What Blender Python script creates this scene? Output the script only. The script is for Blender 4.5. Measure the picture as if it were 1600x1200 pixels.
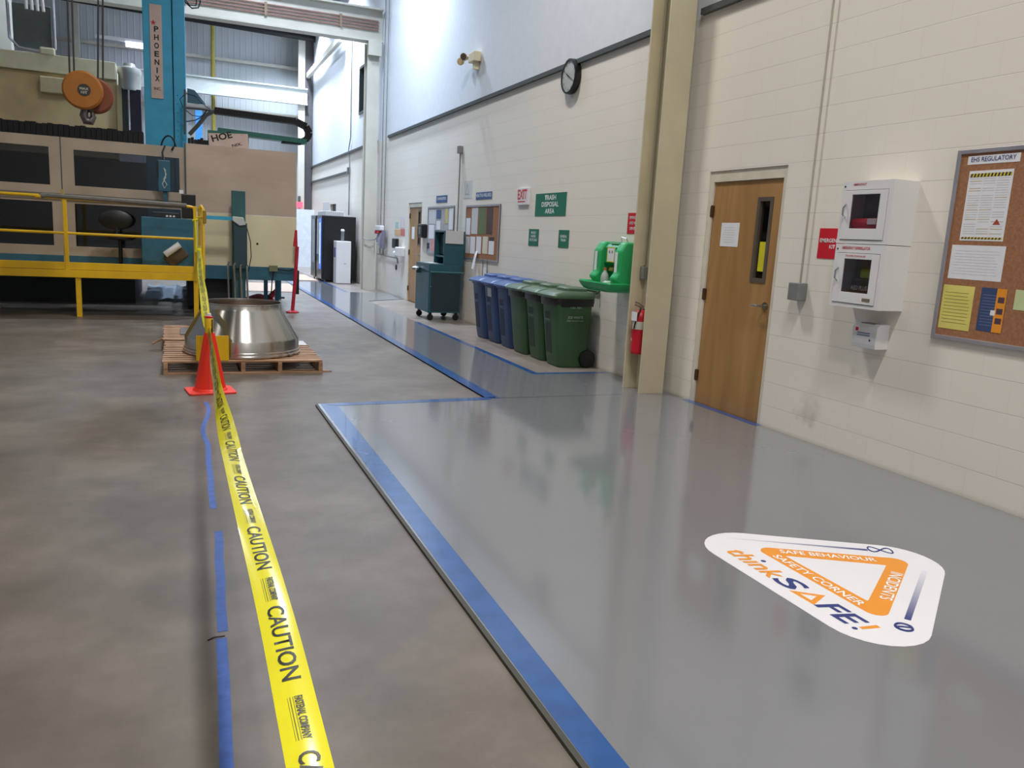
import bpy, bmesh, math, random
from mathutils import Vector, Matrix
random.seed(7)
PI = math.pi
S = bpy.context.scene
for o in list(bpy.data.objects): bpy.data.objects.remove(o)

# ------------------------------------------------------------ camera
FPX, YAW, PITCH, ROLL, CH = 1246.17, 0.397936, 0.180904, -0.0553491, 1.5
_cy, _sy, _cp, _sp = math.cos(YAW), math.sin(YAW), math.cos(PITCH), math.sin(PITCH)
fwd = Vector((_sy*_cp, _cy*_cp, -_sp)); rt = Vector((_cy, -_sy, 0)); dn = fwd.cross(rt)
_c, _s = math.cos(ROLL), math.sin(ROLL)
RT = _c*rt + _s*dn; DN = -_s*rt + _c*dn
cam_d = bpy.data.cameras.new('camera'); cam = bpy.data.objects.new('camera', cam_d); S.collection.objects.link(cam)
m3 = Matrix((RT, -DN, -fwd)).transposed()
cam.matrix_world = Matrix.Translation((0, 0, CH)) @ m3.to_4x4()
cam_d.sensor_width = 36; cam_d.lens = FPX/1600*36; cam_d.clip_end = 200
S.camera = cam

def ray(u, v): return RT*((u-800)/FPX) + DN*((v-600)/FPX) + fwd
def atX(u, v, X=4.64): d = ray(u, v); return Vector((0, 0, CH)) + d*(X/d.x)
def atY(u, v, Y): d = ray(u, v); return Vector((0, 0, CH)) + d*(Y/d.y)
def atZ(u, v, z=0.): d = ray(u, v); return Vector((0, 0, CH)) + d*((z-CH)/d.z)

# ------------------------------------------------------------ view, world, lights
S.view_settings.view_transform = 'Standard'; S.view_settings.look = 'None'
S.view_settings.gamma = 1; S.view_settings.use_curve_mapping = False
S.view_settings.exposure = 0.0
w = bpy.data.worlds.new('world'); S.world = w; w.use_nodes = True
w.node_tree.nodes['Background'].inputs[0].default_value = (.8, .88, 1, 1)
w.node_tree.nodes['Background'].inputs[1].default_value = 0.3

def lamp(loc, power, size, color=(1, 1, 1), spread=160, rot=(0, 0, 0), sy=None):
    d = bpy.data.lights.new('lamp_light', 'AREA'); d.energy = power; d.color = color
    d.spread = math.radians(spread)
    if sy: d.shape = 'RECTANGLE'; d.size = size; d.size_y = sy
    else: d.shape = 'DISK'; d.size = size
    o = bpy.data.objects.new('lamp_light', d); o.location = loc; o.rotation_euler = rot
    S.collection.objects.link(o); return o
WARM = (1, .965, .91); COOL = (.70, .82, 1)
for x, y, z, p, sz in ((3.95, 16.4, 8.3, 320, .4), (3.8, 24.0, 8.6, 520, .5), (3.8, 29.6, 8.6, 480, .5)):
    lamp((x, y, z), p, sz, COOL, 125)
lamp((1.5, 8.6, 9.2), 300, 1.0, (1, .97, .93), 150)  # unseen fill lamp over the middle of the hall
lamp((.35, 1.4, 9.2), 155, .55, WARM, 150)
lamp((1.85, 1.4, 9.2), 160, .55, WARM, 150)
lamp((1.6, -5.0, 9.2), 270, 1.0, WARM, 150)
lamp((-5.5, -3.0, 9.2), 80, .8, WARM, 150)
lamp((-7.0, 7.0, 9.2), 90, .8, WARM, 150)
lamp((-2.4, 24.0, 9.2), 240, 1.0, COOL, 150)
lamp((1.5, 27.0, 9.2), 300, 1.0, COOL, 150)
lamp((1.8, 17.5, 9.2), 360, 1.0, COOL, 150)  # second unseen fill lamp, farther down the hall

# ------------------------------------------------------------ materials
def lin(c):
    f = lambda v: (v/255/12.92) if v/255 <= .04045 else ((v/255+.055)/1.055)**2.4
    return (f(c[0]), f(c[1]), f(c[2]), 1)
MATS = {}
def mat(name, rgb, rough=.5, metal=0., var=.06, vscale=6., bump=0., bscale=60., emit=0., alpha=None, coat=0.):
    if name in MATS: return MATS[name]
    m = bpy.data.materials.new(name); m.use_nodes = True; nt = m.node_tree; b = nt.nodes['Principled BSDF']
    tc = nt.nodes.new('ShaderNodeTexCoord'); n = nt.nodes.new('ShaderNodeTexNoise'); n.inputs['Scale'].default_value = vscale
    n.inputs['Detail'].default_value = 4
    nt.links.new(tc.outputs['Object'], n.inputs['Vector'])
    r = nt.nodes.new('ShaderNodeValToRGB'); c = lin(rgb)
    r.color_ramp.elements[0].position = .3; r.color_ramp.elements[1].position = .7
    r.color_ramp.elements[0].color = tuple(min(1, x*(1-var*1.6)) for x in c[:3])+(1,)
    r.color_ramp.elements[1].color = tuple(min(1, x*(1+var)) for x in c[:3])+(1,)
    nt.links.new(n.outputs['Fac'], r.inputs[0]); nt.links.new(r.outputs[0], b.inputs['Base Color'])
    b.inputs['Roughness'].default_value = rough; b.inputs['Metallic'].default_value = metal
    b.inputs['Coat Weight'].default_value = coat
    if bump:
        n2 = nt.nodes.new('ShaderNodeTexNoise'); n2.inputs['Scale'].default_value = bscale
        nt.links.new(tc.outputs['Object'], n2.inputs['Vector'])
        bp = nt.nodes.new('ShaderNodeBump'); bp.inputs['Strength'].default_value = bump; bp.inputs['Distance'].default_value = .01
        nt.links.new(n2.outputs['Fac'], bp.inputs['Height']); nt.links.new(bp.outputs[0], b.inputs['Normal'])
    if emit:
        b.inputs['Emission Color'].default_value = c; b.inputs['Emission Strength'].default_value = emit
    MATS[name] = m; return m

def glass(name, tint, gloss=.12, rough=.03):
    m = bpy.data.materials.new(name); m.use_nodes = True; nt = m.node_tree; nt.nodes.remove(nt.nodes['Principled BSDF'])
    out = nt.nodes['Material Output']
    t = nt.nodes.new('ShaderNodeBsdfTransparent'); t.inputs[0].default_value = tint+(1,)
    g = nt.nodes.new('ShaderNodeBsdfGlossy'); g.inputs['Roughness'].default_value = rough
    mx = nt.nodes.new('ShaderNodeMixShader'); mx.inputs[0].default_value = gloss
    nt.links.new(t.outputs[0], mx.inputs[1]); nt.links.new(g.outputs[0], mx.inputs[2]); nt.links.new(mx.outputs[0], out.inputs[0])
    MATS[name] = m; return m

def block_mat():
    m = bpy.data.materials.new('painted_block'); m.use_nodes = True; nt = m.node_tree; b = nt.nodes['Principled BSDF']
    N = nt.nodes.new; L = nt.links.new
    g = N('ShaderNodeNewGeometry'); sp = N('ShaderNodeSeparateXYZ'); L(g.outputs['Position'], sp.inputs[0])
    cb = N('ShaderNodeCombineXYZ'); L(sp.outputs['Y'], cb.inputs['X']); L(sp.outputs['Z'], cb.inputs['Y'])
    br = N('ShaderNodeTexBrick'); L(cb.outputs[0], br.inputs['Vector'])
    br.inputs['Scale'].default_value = 1; br.inputs['Brick Width'].default_value = .405; br.inputs['Row Height'].default_value = .2025
    br.inputs['Mortar Size'].default_value = .003; br.inputs['Mortar Smooth'].default_value = .6
    br.inputs['Color1'].default_value = lin((235, 228, 216)); br.inputs['Color2'].default_value = lin((234, 227, 215))
    br.inputs['Mortar'].default_value = lin((228, 221, 211))
    rows = N('ShaderNodeTexBrick'); L(cb.outputs[0], rows.inputs['Vector']); rows.inputs['Scale'].default_value = 1; rows.inputs['Brick Width'].default_value = 900; rows.inputs['Row Height'].default_value = .2025
    rows.inputs['Mortar Size'].default_value = .003; rows.inputs['Mortar Smooth'].default_value = .5
    rows.inputs['Color1'].default_value = (1, 1, 1, 1); rows.inputs['Color2'].default_value = (1, 1, 1, 1); rows.inputs['Mortar'].default_value = (.86, .85, .84, 1)
    bm_ = N('ShaderNodeMixRGB'); bm_.blend_type = 'MULTIPLY'; bm_.inputs[0].default_value = 1; L(br.outputs['Color'], bm_.inputs[1]); L(rows.outputs['Color'], bm_.inputs[2])
    # scuffs and grime of their own shape near the foot of the wall
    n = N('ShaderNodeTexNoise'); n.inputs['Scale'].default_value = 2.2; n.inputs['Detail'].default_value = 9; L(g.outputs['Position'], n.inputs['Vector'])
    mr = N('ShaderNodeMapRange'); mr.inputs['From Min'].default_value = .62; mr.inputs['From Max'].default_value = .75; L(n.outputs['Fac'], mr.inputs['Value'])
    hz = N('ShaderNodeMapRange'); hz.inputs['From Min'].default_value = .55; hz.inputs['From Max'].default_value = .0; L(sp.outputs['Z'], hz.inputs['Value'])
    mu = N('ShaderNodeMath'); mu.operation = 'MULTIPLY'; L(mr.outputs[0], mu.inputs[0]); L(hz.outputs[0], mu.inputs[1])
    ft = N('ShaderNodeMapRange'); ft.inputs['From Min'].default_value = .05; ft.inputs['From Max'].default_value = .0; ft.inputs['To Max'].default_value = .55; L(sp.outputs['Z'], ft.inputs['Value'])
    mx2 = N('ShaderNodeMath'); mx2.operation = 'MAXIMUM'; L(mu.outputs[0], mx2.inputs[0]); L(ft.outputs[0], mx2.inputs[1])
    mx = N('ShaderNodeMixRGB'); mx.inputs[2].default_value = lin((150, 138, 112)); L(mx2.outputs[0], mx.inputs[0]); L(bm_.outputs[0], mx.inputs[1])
    L(mx.outputs[0], b.inputs['Base Color']); b.inputs['Roughness'].default_value = .45
    n2 = N('ShaderNodeTexNoise'); n2.inputs['Scale'].default_value = 90; L(g.outputs['Position'], n2.inputs['Vector'])
    ad = N('ShaderNodeMath'); ad.operation = 'MULTIPLY_ADD'; ad.inputs[1].default_value = .12; L(n2.outputs['Fac'], ad.inputs[0])
    iv = N('ShaderNodeMath'); iv.operation = 'SUBTRACT'; iv.inputs[0].default_value = 1; L(rows.outputs['Fac'], iv.inputs[1]); L(iv.outputs[0], ad.inputs[2])
    bp = N('ShaderNodeBump'); bp.inputs['Strength'].default_value = .3; bp.inputs['Distance'].default_value = .005; L(ad.outputs[0], bp.inputs['Height']); L(bp.outputs[0], b.inputs['Normal'])
    MATS['block'] = m; return m

def floor_mat(name, cols, rough, rvar, sc=1.2, spec=.5, coat=0., spots=0.):
    m = bpy.data.materials.new(name); m.use_nodes = True; nt = m.node_tree; b = nt.nodes['Principled BSDF']; N = nt.nodes.new; L = nt.links.new
    g = N('ShaderNodeNewGeometry')
    mp = N('ShaderNodeMapping'); mp.inputs['Scale'].default_value = (sc, sc*1.0, sc); L(g.outputs['Position'], mp.inputs[0])
    n = N('ShaderNodeTexNoise'); n.inputs['Scale'].default_value = 1; n.inputs['Detail'].default_value = 8; n.inputs['Roughness'].default_value = .65; L(mp.outputs[0], n.inputs['Vector'])
    r = N('ShaderNodeValToRGB'); r.color_ramp.elements[0].position = .28; r.color_ramp.elements[1].position = .72
    r.color_ramp.elements[0].color = lin(cols[0]); r.color_ramp.elements[1].color = lin(cols[-1])
    if len(cols) > 2: e = r.color_ramp.elements.new(.5); e.color = lin(cols[1])
    L(n.outputs['Fac'], r.inputs[0]); col = r.outputs[0]
    if spots:
        n3 = N('ShaderNodeTexNoise'); n3.inputs['Scale'].default_value = 3.3; n3.inputs['Detail'].default_value = 12; n3.inputs['Roughness'].default_value = .8; L(g.outputs['Position'], n3.inputs['Vector'])
        mr = N('ShaderNodeMapRange'); mr.inputs['From Min'].default_value = .62; mr.inputs['From Max'].default_value = .8; mr.inputs['To Max'].default_value = spots; L(n3.outputs['Fac'], mr.inputs['Value'])
        mx = N('ShaderNodeMixRGB'); mx.inputs[2].default_value = lin((205, 198, 190)); L(mr.outputs[0], mx.inputs[0]); L(col, mx.inputs[1]); col = mx.outputs[0]
    L(col, b.inputs['Base Color'])
    n2 = N('ShaderNodeTexNoise'); n2.inputs['Scale'].default_value = 5; n2.inputs['Detail'].default_value = 5; L(g.outputs['Position'], n2.inputs['Vector'])
    mr = N('ShaderNodeMapRange'); mr.inputs['To Min'].default_value = rough-rvar; mr.inputs['To Max'].default_value = rough+rvar; L(n2.outputs['Fac'], mr.inputs['Value'])
    L(mr.outputs[0], b.inputs['Roughness']); b.inputs['Specular IOR Level'].default_value = spec; b.inputs['Coat Weight'].default_value = coat; b.inputs['Coat Roughness'].default_value = .08
    n4 = N('ShaderNodeTexNoise'); n4.inputs['Scale'].default_value = 7; L(g.outputs['Position'], n4.inputs['Vector'])
    bp = N('ShaderNodeBump'); bp.inputs['Strength'].default_value = .12; bp.inputs['Distance'].default_value = .004; L(n4.outputs['Fac'], bp.inputs['Height']); L(bp.outputs[0], b.inputs['Normal'])
    MATS[name] = m; return m

def wood_mat(name, c1, c2, sc=(1, 1, 1), rough=.45, ws=3., dist=6.):
    m = bpy.data.materials.new(name); m.use_nodes = True; nt = m.node_tree; b = nt.nodes['Principled BSDF']; N = nt.nodes.new; L = nt.links.new
    tc = N('ShaderNodeTexCoord'); mp = N('ShaderNodeMapping'); mp.inputs['Scale'].default_value = sc; L(tc.outputs['Object'], mp.inputs[0])
    n = N('ShaderNodeTexNoise'); n.inputs['Scale'].default_value = ws; n.inputs['Detail'].default_value = 6; n.inputs['Distortion'].default_value = dist*.1; L(mp.outputs[0], n.inputs['Vector'])
    r = N('ShaderNodeValToRGB'); r.color_ramp.elements[0].position = .35; r.color_ramp.elements[1].position = .65
    r.color_ramp.elements[0].color = lin(c1); r.color_ramp.elements[1].color = lin(c2)
    L(n.outputs['Fac'], r.inputs[0]); L(r.outputs[0], b.inputs['Base Color']); b.inputs['Roughness'].default_value = rough
    MATS[name] = m; return m

def rib_mat(name, rgb, pitch=.3):
    m = bpy.data.materials.new(name); m.use_nodes = True; nt = m.node_tree; b = nt.nodes['Principled BSDF']; N = nt.nodes.new; L = nt.links.new
    b.inputs['Base Color'].default_value = lin(rgb); b.inputs['Roughness'].default_value = .5
    g = N('ShaderNodeNewGeometry'); wv = N('ShaderNodeTexWave'); wv.inputs['Scale'].default_value = 1/pitch/PI*1.57; L(g.outputs['Position'], wv.inputs['Vector'])
    r = N('ShaderNodeValToRGB'); r.color_ramp.elements[0].position = .8; r.color_ramp.elements[1].position = .95
    L(wv.outputs['Fac'], r.inputs[0]); bp = N('ShaderNodeBump'); bp.inputs['Strength'].default_value = .5; bp.inputs['Distance'].default_value = .02
    L(r.outputs[0], bp.inputs['Height']); L(bp.outputs[0], b.inputs['Normal']); MATS[name] = m; return m

BLOCK = block_mat()
LINER = mat('liner_panel', (226, 230, 236), .42, var=.02)
CONC = floor_mat('bare_concrete', ((84, 76, 67), (104, 95, 86), (124, 115, 105)), .40, .10, 1.3, .4, spots=.3)
CONC2 = floor_mat('worn_concrete', ((116, 106, 98), (134, 124, 116), (152, 142, 134)), .35, .1, 1.5, .4, spots=.3)
EPOXY = floor_mat('grey_epoxy', ((119, 120, 125), (124, 125, 129)), .12, .03, .5, .5, coat=.4)
BTAPE = mat('blue_paint', (34, 82, 146), .22, var=.10, vscale=9, coat=.3)
MTAPE = mat('blue_masking_tape', (66, 98, 172), .6, var=.12, vscale=20)
CREAM = mat('cream_steel', (204, 193, 164), .45, var=.05, vscale=3)
CREAM2 = mat('pale_steel', (196, 192, 178), .5, var=.05, vscale=3)
GREYC = mat('conduit_grey', (138, 140, 140), .4, .3); BEIGC = mat('conduit_beige', (176, 170, 154), .5)
DKGREY = mat('dark_strip', (76, 80, 78), .5)
WHITE = mat('white_enamel', (226, 224, 224), .35, var=.01)
PAPER = mat('paper_white', (230, 230, 234), .7, var=.02, vscale=20)
PAPERG = mat('paper_grey', (205, 205, 206), .7, var=.05, vscale=40)
BLACK = mat('black_plastic', (20, 20, 22), .4)
DARK = mat('dark_void', (14, 15, 17), .7)
RED = mat('red_paint', (190, 22, 36), .4)
SIGNRED = mat('sign_red', (206, 24, 44), .45, var=.02)
SIGNGRN = mat('sign_green', (16, 112, 86), .45, var=.03)
SIGNBLU = mat('sign_blue', (66, 92, 140), .5, var=.03)
LETW = mat('lettering_white', (238, 240, 240), .5, var=.01)
LETK = mat('lettering_black', (22, 22, 24), .5, var=.01)
LETR = mat('lettering_red', (190, 40, 60), .5, var=.01)
NAVY = mat('lettering_navy', (40, 56, 122), .4, var=.01)
ORANGE = mat('decal_orange', (236, 150, 44), .35, var=.02)
STEEL = mat('bright_steel', (190, 190, 188), .25, 1.)
CHROME = mat('lever_metal', (180, 180, 178), .22, 1.)
YEL = mat('safety_yellow', (226, 178, 16), .4, var=.08, vscale=4)
TAPEY = mat('tape_yellow', (232, 222, 40), .18, var=.03, coat=.6)
TEAL = mat('teal_machine_paint', (46, 100, 122), .45, var=.1)
TEALD = mat('teal_cart_paint', (38, 84, 96), .4, var=.08)
BLUEC = mat('blue_column_paint', (58, 166, 206), .4, var=.06)
BEIGE = mat('beige_panel', (178, 163, 146), .5, var=.08, vscale=2)
CREAMP = mat('cream_panel', (230, 219, 184), .5, var=.04, vscale=2)
TAN = mat('tan_housing', (206, 182, 134), .55, var=.1, vscale=2)
PLY = wood_mat('plywood', (184, 164, 148), (198, 179, 163), (.6, 1, 1.6), .6, 2.)
PALW = wood_mat('pallet_wood', (128, 92, 66), (182, 146, 114), (1, 6, 6), .7, 3.)
DOORW = wood_mat('door_maple', (156, 115, 68), (176, 135, 86), (3, 3, .35), .38, 1.6, 10)
CORK = mat('cork', (160, 110, 76), .8, var=.14, vscale=60, bump=.3, bscale=200)
ALU = mat('aluminium', (190, 186, 192), .35, .7)
BINB = mat('bin_blue', (40, 66, 112), .42, var=.06, vscale=4)
BINBL = mat('bin_blue_lid', (60, 90, 146), .38, var=.06, vscale=4)
BING = mat('bin_green', (54, 88, 54), .45, var=.07, vscale=4)
BINGL = mat('bin_green_lid', (76, 100, 76), .42, var=.06, vscale=4)
EYEG = mat('eyewash_green', (42, 168, 98), .35, var=.03)
CONEO = mat('cone_orange', (236, 46, 20), .45, var=.04)
FOAM = mat('grey_foam', (112, 108, 100), .8, var=.1, vscale=12)
HOOKY = mat('hoist_yellow', (156, 96, 24), .4, var=.06)
BLKRUB = mat('black_cable', (12, 12, 14), .7)
REDCL = mat('red_cloth', (150, 24, 40), .85, var=.15, vscale=12)
MATB = mat('beige_mat', (182, 158, 138), .7, var=.05)
TRAYG = mat('green_tray', (34, 98, 88), .4)
WINGL = glass('tinted_window', (.30, .31, .33), .05, .06)
CLEAR = glass('clear_glass', (.97, .98, .98), .04)
SMOKE = glass('smoked_glass', (.8, .76, .77), .04)

# ------------------------------------------------------------ mesh helpers
class MB:
    def __init__(s): s.bm = bmesh.new()
    def box(s, a, b, M=None):
        x0, y0, z0 = a; x1, y1, z1 = b
        P = [Vector(p) for p in ((x0,y0,z0),(x1,y0,z0),(x1,y1,z0),(x0,y1,z0),(x0,y0,z1),(x1,y0,z1),(x1,y1,z1),(x0,y1,z1))]
        if M is not None: P = [M @ p for p in P]
        v = [s.bm.verts.new(p) for p in P]
        for f in ((0,3,2,1),(4,5,6,7),(0,1,5,4),(1,2,6,5),(2,3,7,6),(3,0,4,7)): s.bm.faces.new([v[i] for i in f])
        return s
    def loft(s, rings, caps=True, close=False):
        R = [[s.bm.verts.new(p) for p in r] for r in rings]; n = len(R[0])
        pairs = list(zip(R, R[1:])) + ([(R[-1], R[0])] if close else [])
        for A, B in pairs:
            for i in range(n):
                j = (i+1) % n
                try: s.bm.faces.new((A[i], A[j], B[j], B[i]))
                except Exception: pass
        if caps and not close:
            s.bm.faces.new(list(reversed(R[0]))); s.bm.faces.new(R[-1])
        return s
    def tube(s, pts, r, n=8, caps=True):
        pts = [Vector(p) for p in pts]; rs = r if isinstance(r, (list, tuple)) else [r]*len(pts); rings = []
        up = None
        for i, p in enumerate(pts):
            t = ((pts[min(i+1, len(pts)-1)] - pts[max(i-1, 0)])).normalized()
            if up is None: up = t.orthogonal().normalized()
            up = (up - t*up.dot(t)); up = up.normalized() if up.length > 1e-6 else t.orthogonal().normalized()
            sd = t.cross(up)
            rings.append([p + (up*math.cos(2*PI*k/n) + sd*math.sin(2*PI*k/n))*rs[i] for k in range(n)])
        return s.loft(rings, caps)
    def cyl(s, a, b, r, r2=None, n=20): return s.tube([a, b], [r, r if r2 is None else r2], n)
    def lathe(s, prof, c=(0, 0, 0), n=32, axis='z', caps=True):
        rings = []
        for r, h in prof:
            ring = []
            for k in range(n):
                a = 2*PI*k/n; u, v = r*math.cos(a), r*math.sin(a)
                if axis == 'z': p = (u, v, h)
                elif axis == 'x': p = (h, u, v)
                else: p = (v, h, u)
                ring.append(Vector(p)+Vector(c))
            rings.append(ring)
        return s.loft(rings, caps)
    def prism(s, poly, o, U, V, N):      # poly 2d in frame o,U,V extruded along N
        o, U, V, N = Vector(o), Vector(U), Vector(V), Vector(N)
        A = [o+U*p[0]+V*p[1] for p in poly]
        return s.loft([A, [q+N for q in A]])
    def holed(s, outer, holes, o, U, V, N):  # rectangle (u0,v0,u1,v1) minus rectangles, as slabs
        us = sorted({outer[0], outer[2], *[h[0] for h in holes], *[h[2] for h in holes]})
        vs = sorted({outer[1], outer[3], *[h[1] for h in holes], *[h[3] for h in holes]})
        for u0, u1 in zip(us, us[1:]):
            run = None
            for v0, v1 in zip(vs, vs[1:]):
                cu, cv = (u0+u1)/2, (v0+v1)/2
                solid = outer[0] < cu < outer[2] and outer[1] < cv < outer[3] and not any(h[0] < cu < h[2] and h[1] < cv < h[3] for h in holes)
                if solid: run = (run[0], v1) if run else (v0, v1)
                if (not solid or v1 == vs[-1]) and run:
                    s.prism([(u0, run[0]), (u1, run[0]), (u1, run[1]), (u0, run[1])], o, U, V, N); run = None
        return s
    def obj(s, name, m, parent=None, bevel=0., smooth=False, seg=2):
        bmesh.ops.recalc_face_normals(s.bm, faces=s.bm.faces)
        me = bpy.data.meshes.new(name); s.bm.to_mesh(me); s.bm.free(); me.materials.append(m)
        o = bpy.data.objects.new(name, me); S.collection.objects.link(o)
        if parent is not None:
            o.parent = parent; o.matrix_parent_inverse = Matrix.Translation(-Vector(parent.location)) if parent.type == 'EMPTY' else Matrix.Identity(4)
        if smooth:
            for p in me.polygons: p.use_smooth = True
            try: me.set_sharp_from_angle(angle=math.radians(40))
            except Exception: pass
        if bevel:
            md = o.modifiers.new('bevel', 'BEVEL'); md.width = bevel; md.segments = seg; md.limit_method = 'ANGLE'
        return o
def rr(cx_, cy_, hx, hy, r, z, n=5):
    out = []
    for sx, sy, a0 in ((1, 1, 0), (-1, 1, PI/2), (-1, -1, PI), (1, -1, 3*PI/2)):
        for k in range(n+1):
            a = a0+PI/2*k/n; out.append(Vector((cx_+sx*(hx-r)+r*math.cos(a), cy_+sy*(hy-r)+r*math.sin(a), z)))
    return out
def tag(o, label, cat, group=None):
    o['label'] = label; o['category'] = cat
    if group: o['group'] = group
    return o
def thing(name, loc, label, cat, group=None):
    o = bpy.data.objects.new(name, None); o.empty_display_size = .1; o.location = loc; S.collection.objects.link(o)
    return tag(o, label, cat, group)
def struct(o): o['kind'] = 'structure'; return o
def box(name, a, b, m, parent=None, bevel=0., M=None): return MB().box(a, b, M).obj(name, m, parent, bevel)
def copy_tree(o, parent=None):
    c = o.copy(); S.collection.objects.link(c)
    if parent is not None: c.parent = parent
    for ch in o.children: copy_tree(ch, c)
    return c

_font = None
def letters(name, text, m, o, U, V, h, parent=None, width=None, align='C', bold=.0, th=.0006, fit=None, bend=None):
    """text laid in the plane (o,U,V); h = cap height; width = total width to fit"""
    cu = bpy.data.curves.new('t', 'FONT'); cu.body = text; cu.size = 1; cu.offset = bold; cu.resolution_u = 3
    t = bpy.data.objects.new('t', cu); S.collection.objects.link(t)
    bpy.context.view_layer.update()
    me = bpy.data.meshes.new_from_object(t.evaluated_get(bpy.context.evaluated_depsgraph_get()))
    bpy.data.objects.remove(t); bpy.data.curves.remove(cu)
    xs = [v.co.x for v in me.vertices]; x0, x1 = min(xs), max(xs)
    sy = h/.69; sx = (width/(x1-x0)) if width else sy
    if width is None: width = (x1-x0)*sx
    off = {'C': -width/2, 'L': 0, 'R': -width}[align]
    o, U, V = Vector(o), Vector(U).normalized(), Vector(V).normalized(); N = U.cross(V)
    for v in me.vertices:
        a, b_ = (v.co.x-x0)*sx+off, v.co.y*sy
        v.co = bend(a, b_) if bend else o+U*a+V*b_+N*th
    me.materials.clear(); me.materials.append(m); me.name = name
    ob = bpy.data.objects.new(name, me); S.collection.objects.link(ob)
    if parent is not None:
        ob.parent = parent; ob.matrix_parent_inverse = Matrix.Translation(-Vector(parent.location)) if parent.type == 'EMPTY' else Matrix.Identity(4)
    return ob
MY, PZ = Vector((0, -1, 0)), Vector((0, 0, 1))    # reading direction on the right wall
W = 4.64
def wtext(name, text, m, y, z, h, x, parent, width=None, align='C', bold=0.): return letters(name, text, m, (x, y, z), MY, PZ, h, parent, width, align, bold)
def wrect(pts, X=W):        # y0,y1,z0,z1 of a rectangle on the wall from picture corners
    q = [atX(u, v, X) for u, v in pts]; ys = [p.y for p in q]; zs = [p.z for p in q]
    n = len(q)
    if n == 4:   # corners: top-left, top-right, bottom-right, bottom-left
        return (ys[1]+ys[2])/2, (ys[0]+ys[3])/2, (zs[2]+zs[3])/2, (zs[0]+zs[1])/2
    return min(ys), max(ys), min(zs), max(zs)
def wbox(name, r, d, m, parent=None, X=W, bevel=0.): return box(name, (X-d, r[0], r[2]), (X, r[1], r[3]), m, parent, bevel)

# ============================================================ SETTING
XL, YB, YF, ZC = -13., 32.6, -7., 10.6
struct(box('floor', (XL, YF, -.2), (5.2, YB+.3, 0), CONC))
def slab(name, polys, z0, z1, m):
    b = MB()
    for p in polys: b.prism(p, (0, 0, z0), (1, 0, 0), (0, 1, 0), (0, 0, z1-z0))
    return b.obj(name, m)
ZS = .016
struct(slab('floor.001', [[(1.06, YF), (W, YF), (W, 6.83), (1.06, 6.78)], [(2.66, 6.83), (W, 6.83), (W, 8.08), (2.66, 8.08)],
    [(2.66, 8.08), (3.68, 8.08), (3.68, 24.5), (2.66, 24.5)], [(3.68, 16.9), (W, 17.6), (W, 19.2), (3.68, 19.2)]], 0, ZS, EPOXY))
struct(slab('trim_1', [[(1.040, YF), (1.0605, YF), (1.0605, 6.79), (1.040, 6.77)]], 0, ZS-.001, mat('slab_edge', (66, 64, 56), .6)))
# bare worn concrete under bins, cart and around the far column
struct(slab('floor.002', [[(3.68, 8.08), (W, 8.08), (W, 17.6), (3.68, 16.9)], [(3.68, 19.2), (W, 19.2), (W, 32), (3.68, 32)]], 0, .004, CONC2))
# right wall: block below, liner above
holes = [(5.43, -.01, 6.50, 2.215), (16.36, -.01, 17.42, 2.125), (26.4, -.01, 27.5, 2.27)]
struct(MB().holed((YF, 0, YB, 3.68), holes, (W, 0, 0), (0, 1, 0), (0, 0, 1), (.22, 0, 0)).obj('wall_right', BLOCK))
struct(MB().holed((YF, 3.68, YB, ZC), [(21.3, 4.61, 23.03, 5.86)], (W+.012, 0, 0), (0, 1, 0), (0, 0, 1), (.208, 0, 0)).obj('wall_right.001', LINER))
struct(box('wall_back', (XL, YB, 0), (5.2, YB+.2, ZC), rib_mat('wall_liner_ribs', (196, 200, 202), .33)))
struct(box('wall_left', (XL-.2, YF, 0), (XL, YB, ZC), LINER))
struct(box('wall_front', (XL, YF-.2, 0), (5.2, YF, ZC), LINER))
struct(box('ceiling', (XL-.2, YF-.2, ZC), (5.2, YB+.2, ZC+.2), mat('ceiling_deck', (150, 154, 150), .6)))
q0, q1 = atY(463, 327, 31), atY(486, 327, 31)
struct(box('wall_partition', (2.6, 31, 0), (W, 31.12, 2.12), mat('partition_white', (214, 218, 224), .5)))
# window high in the right wall
wf = struct(MB().holed((21.3, 4.61, 23.03, 5.86), [(21.36, 4.67, 22.97, 5.80)], (W-.01, 0, 0), (0, 1, 0), (0, 0, 1), (.12, 0, 0)).obj('window_1', DKGREY))
box('window_pane', (W+.09, 21.36, 4.67), (W+.1, 22.97, 5.8), mat('dusk_glass', (40, 52, 50), .08), wf)

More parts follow.
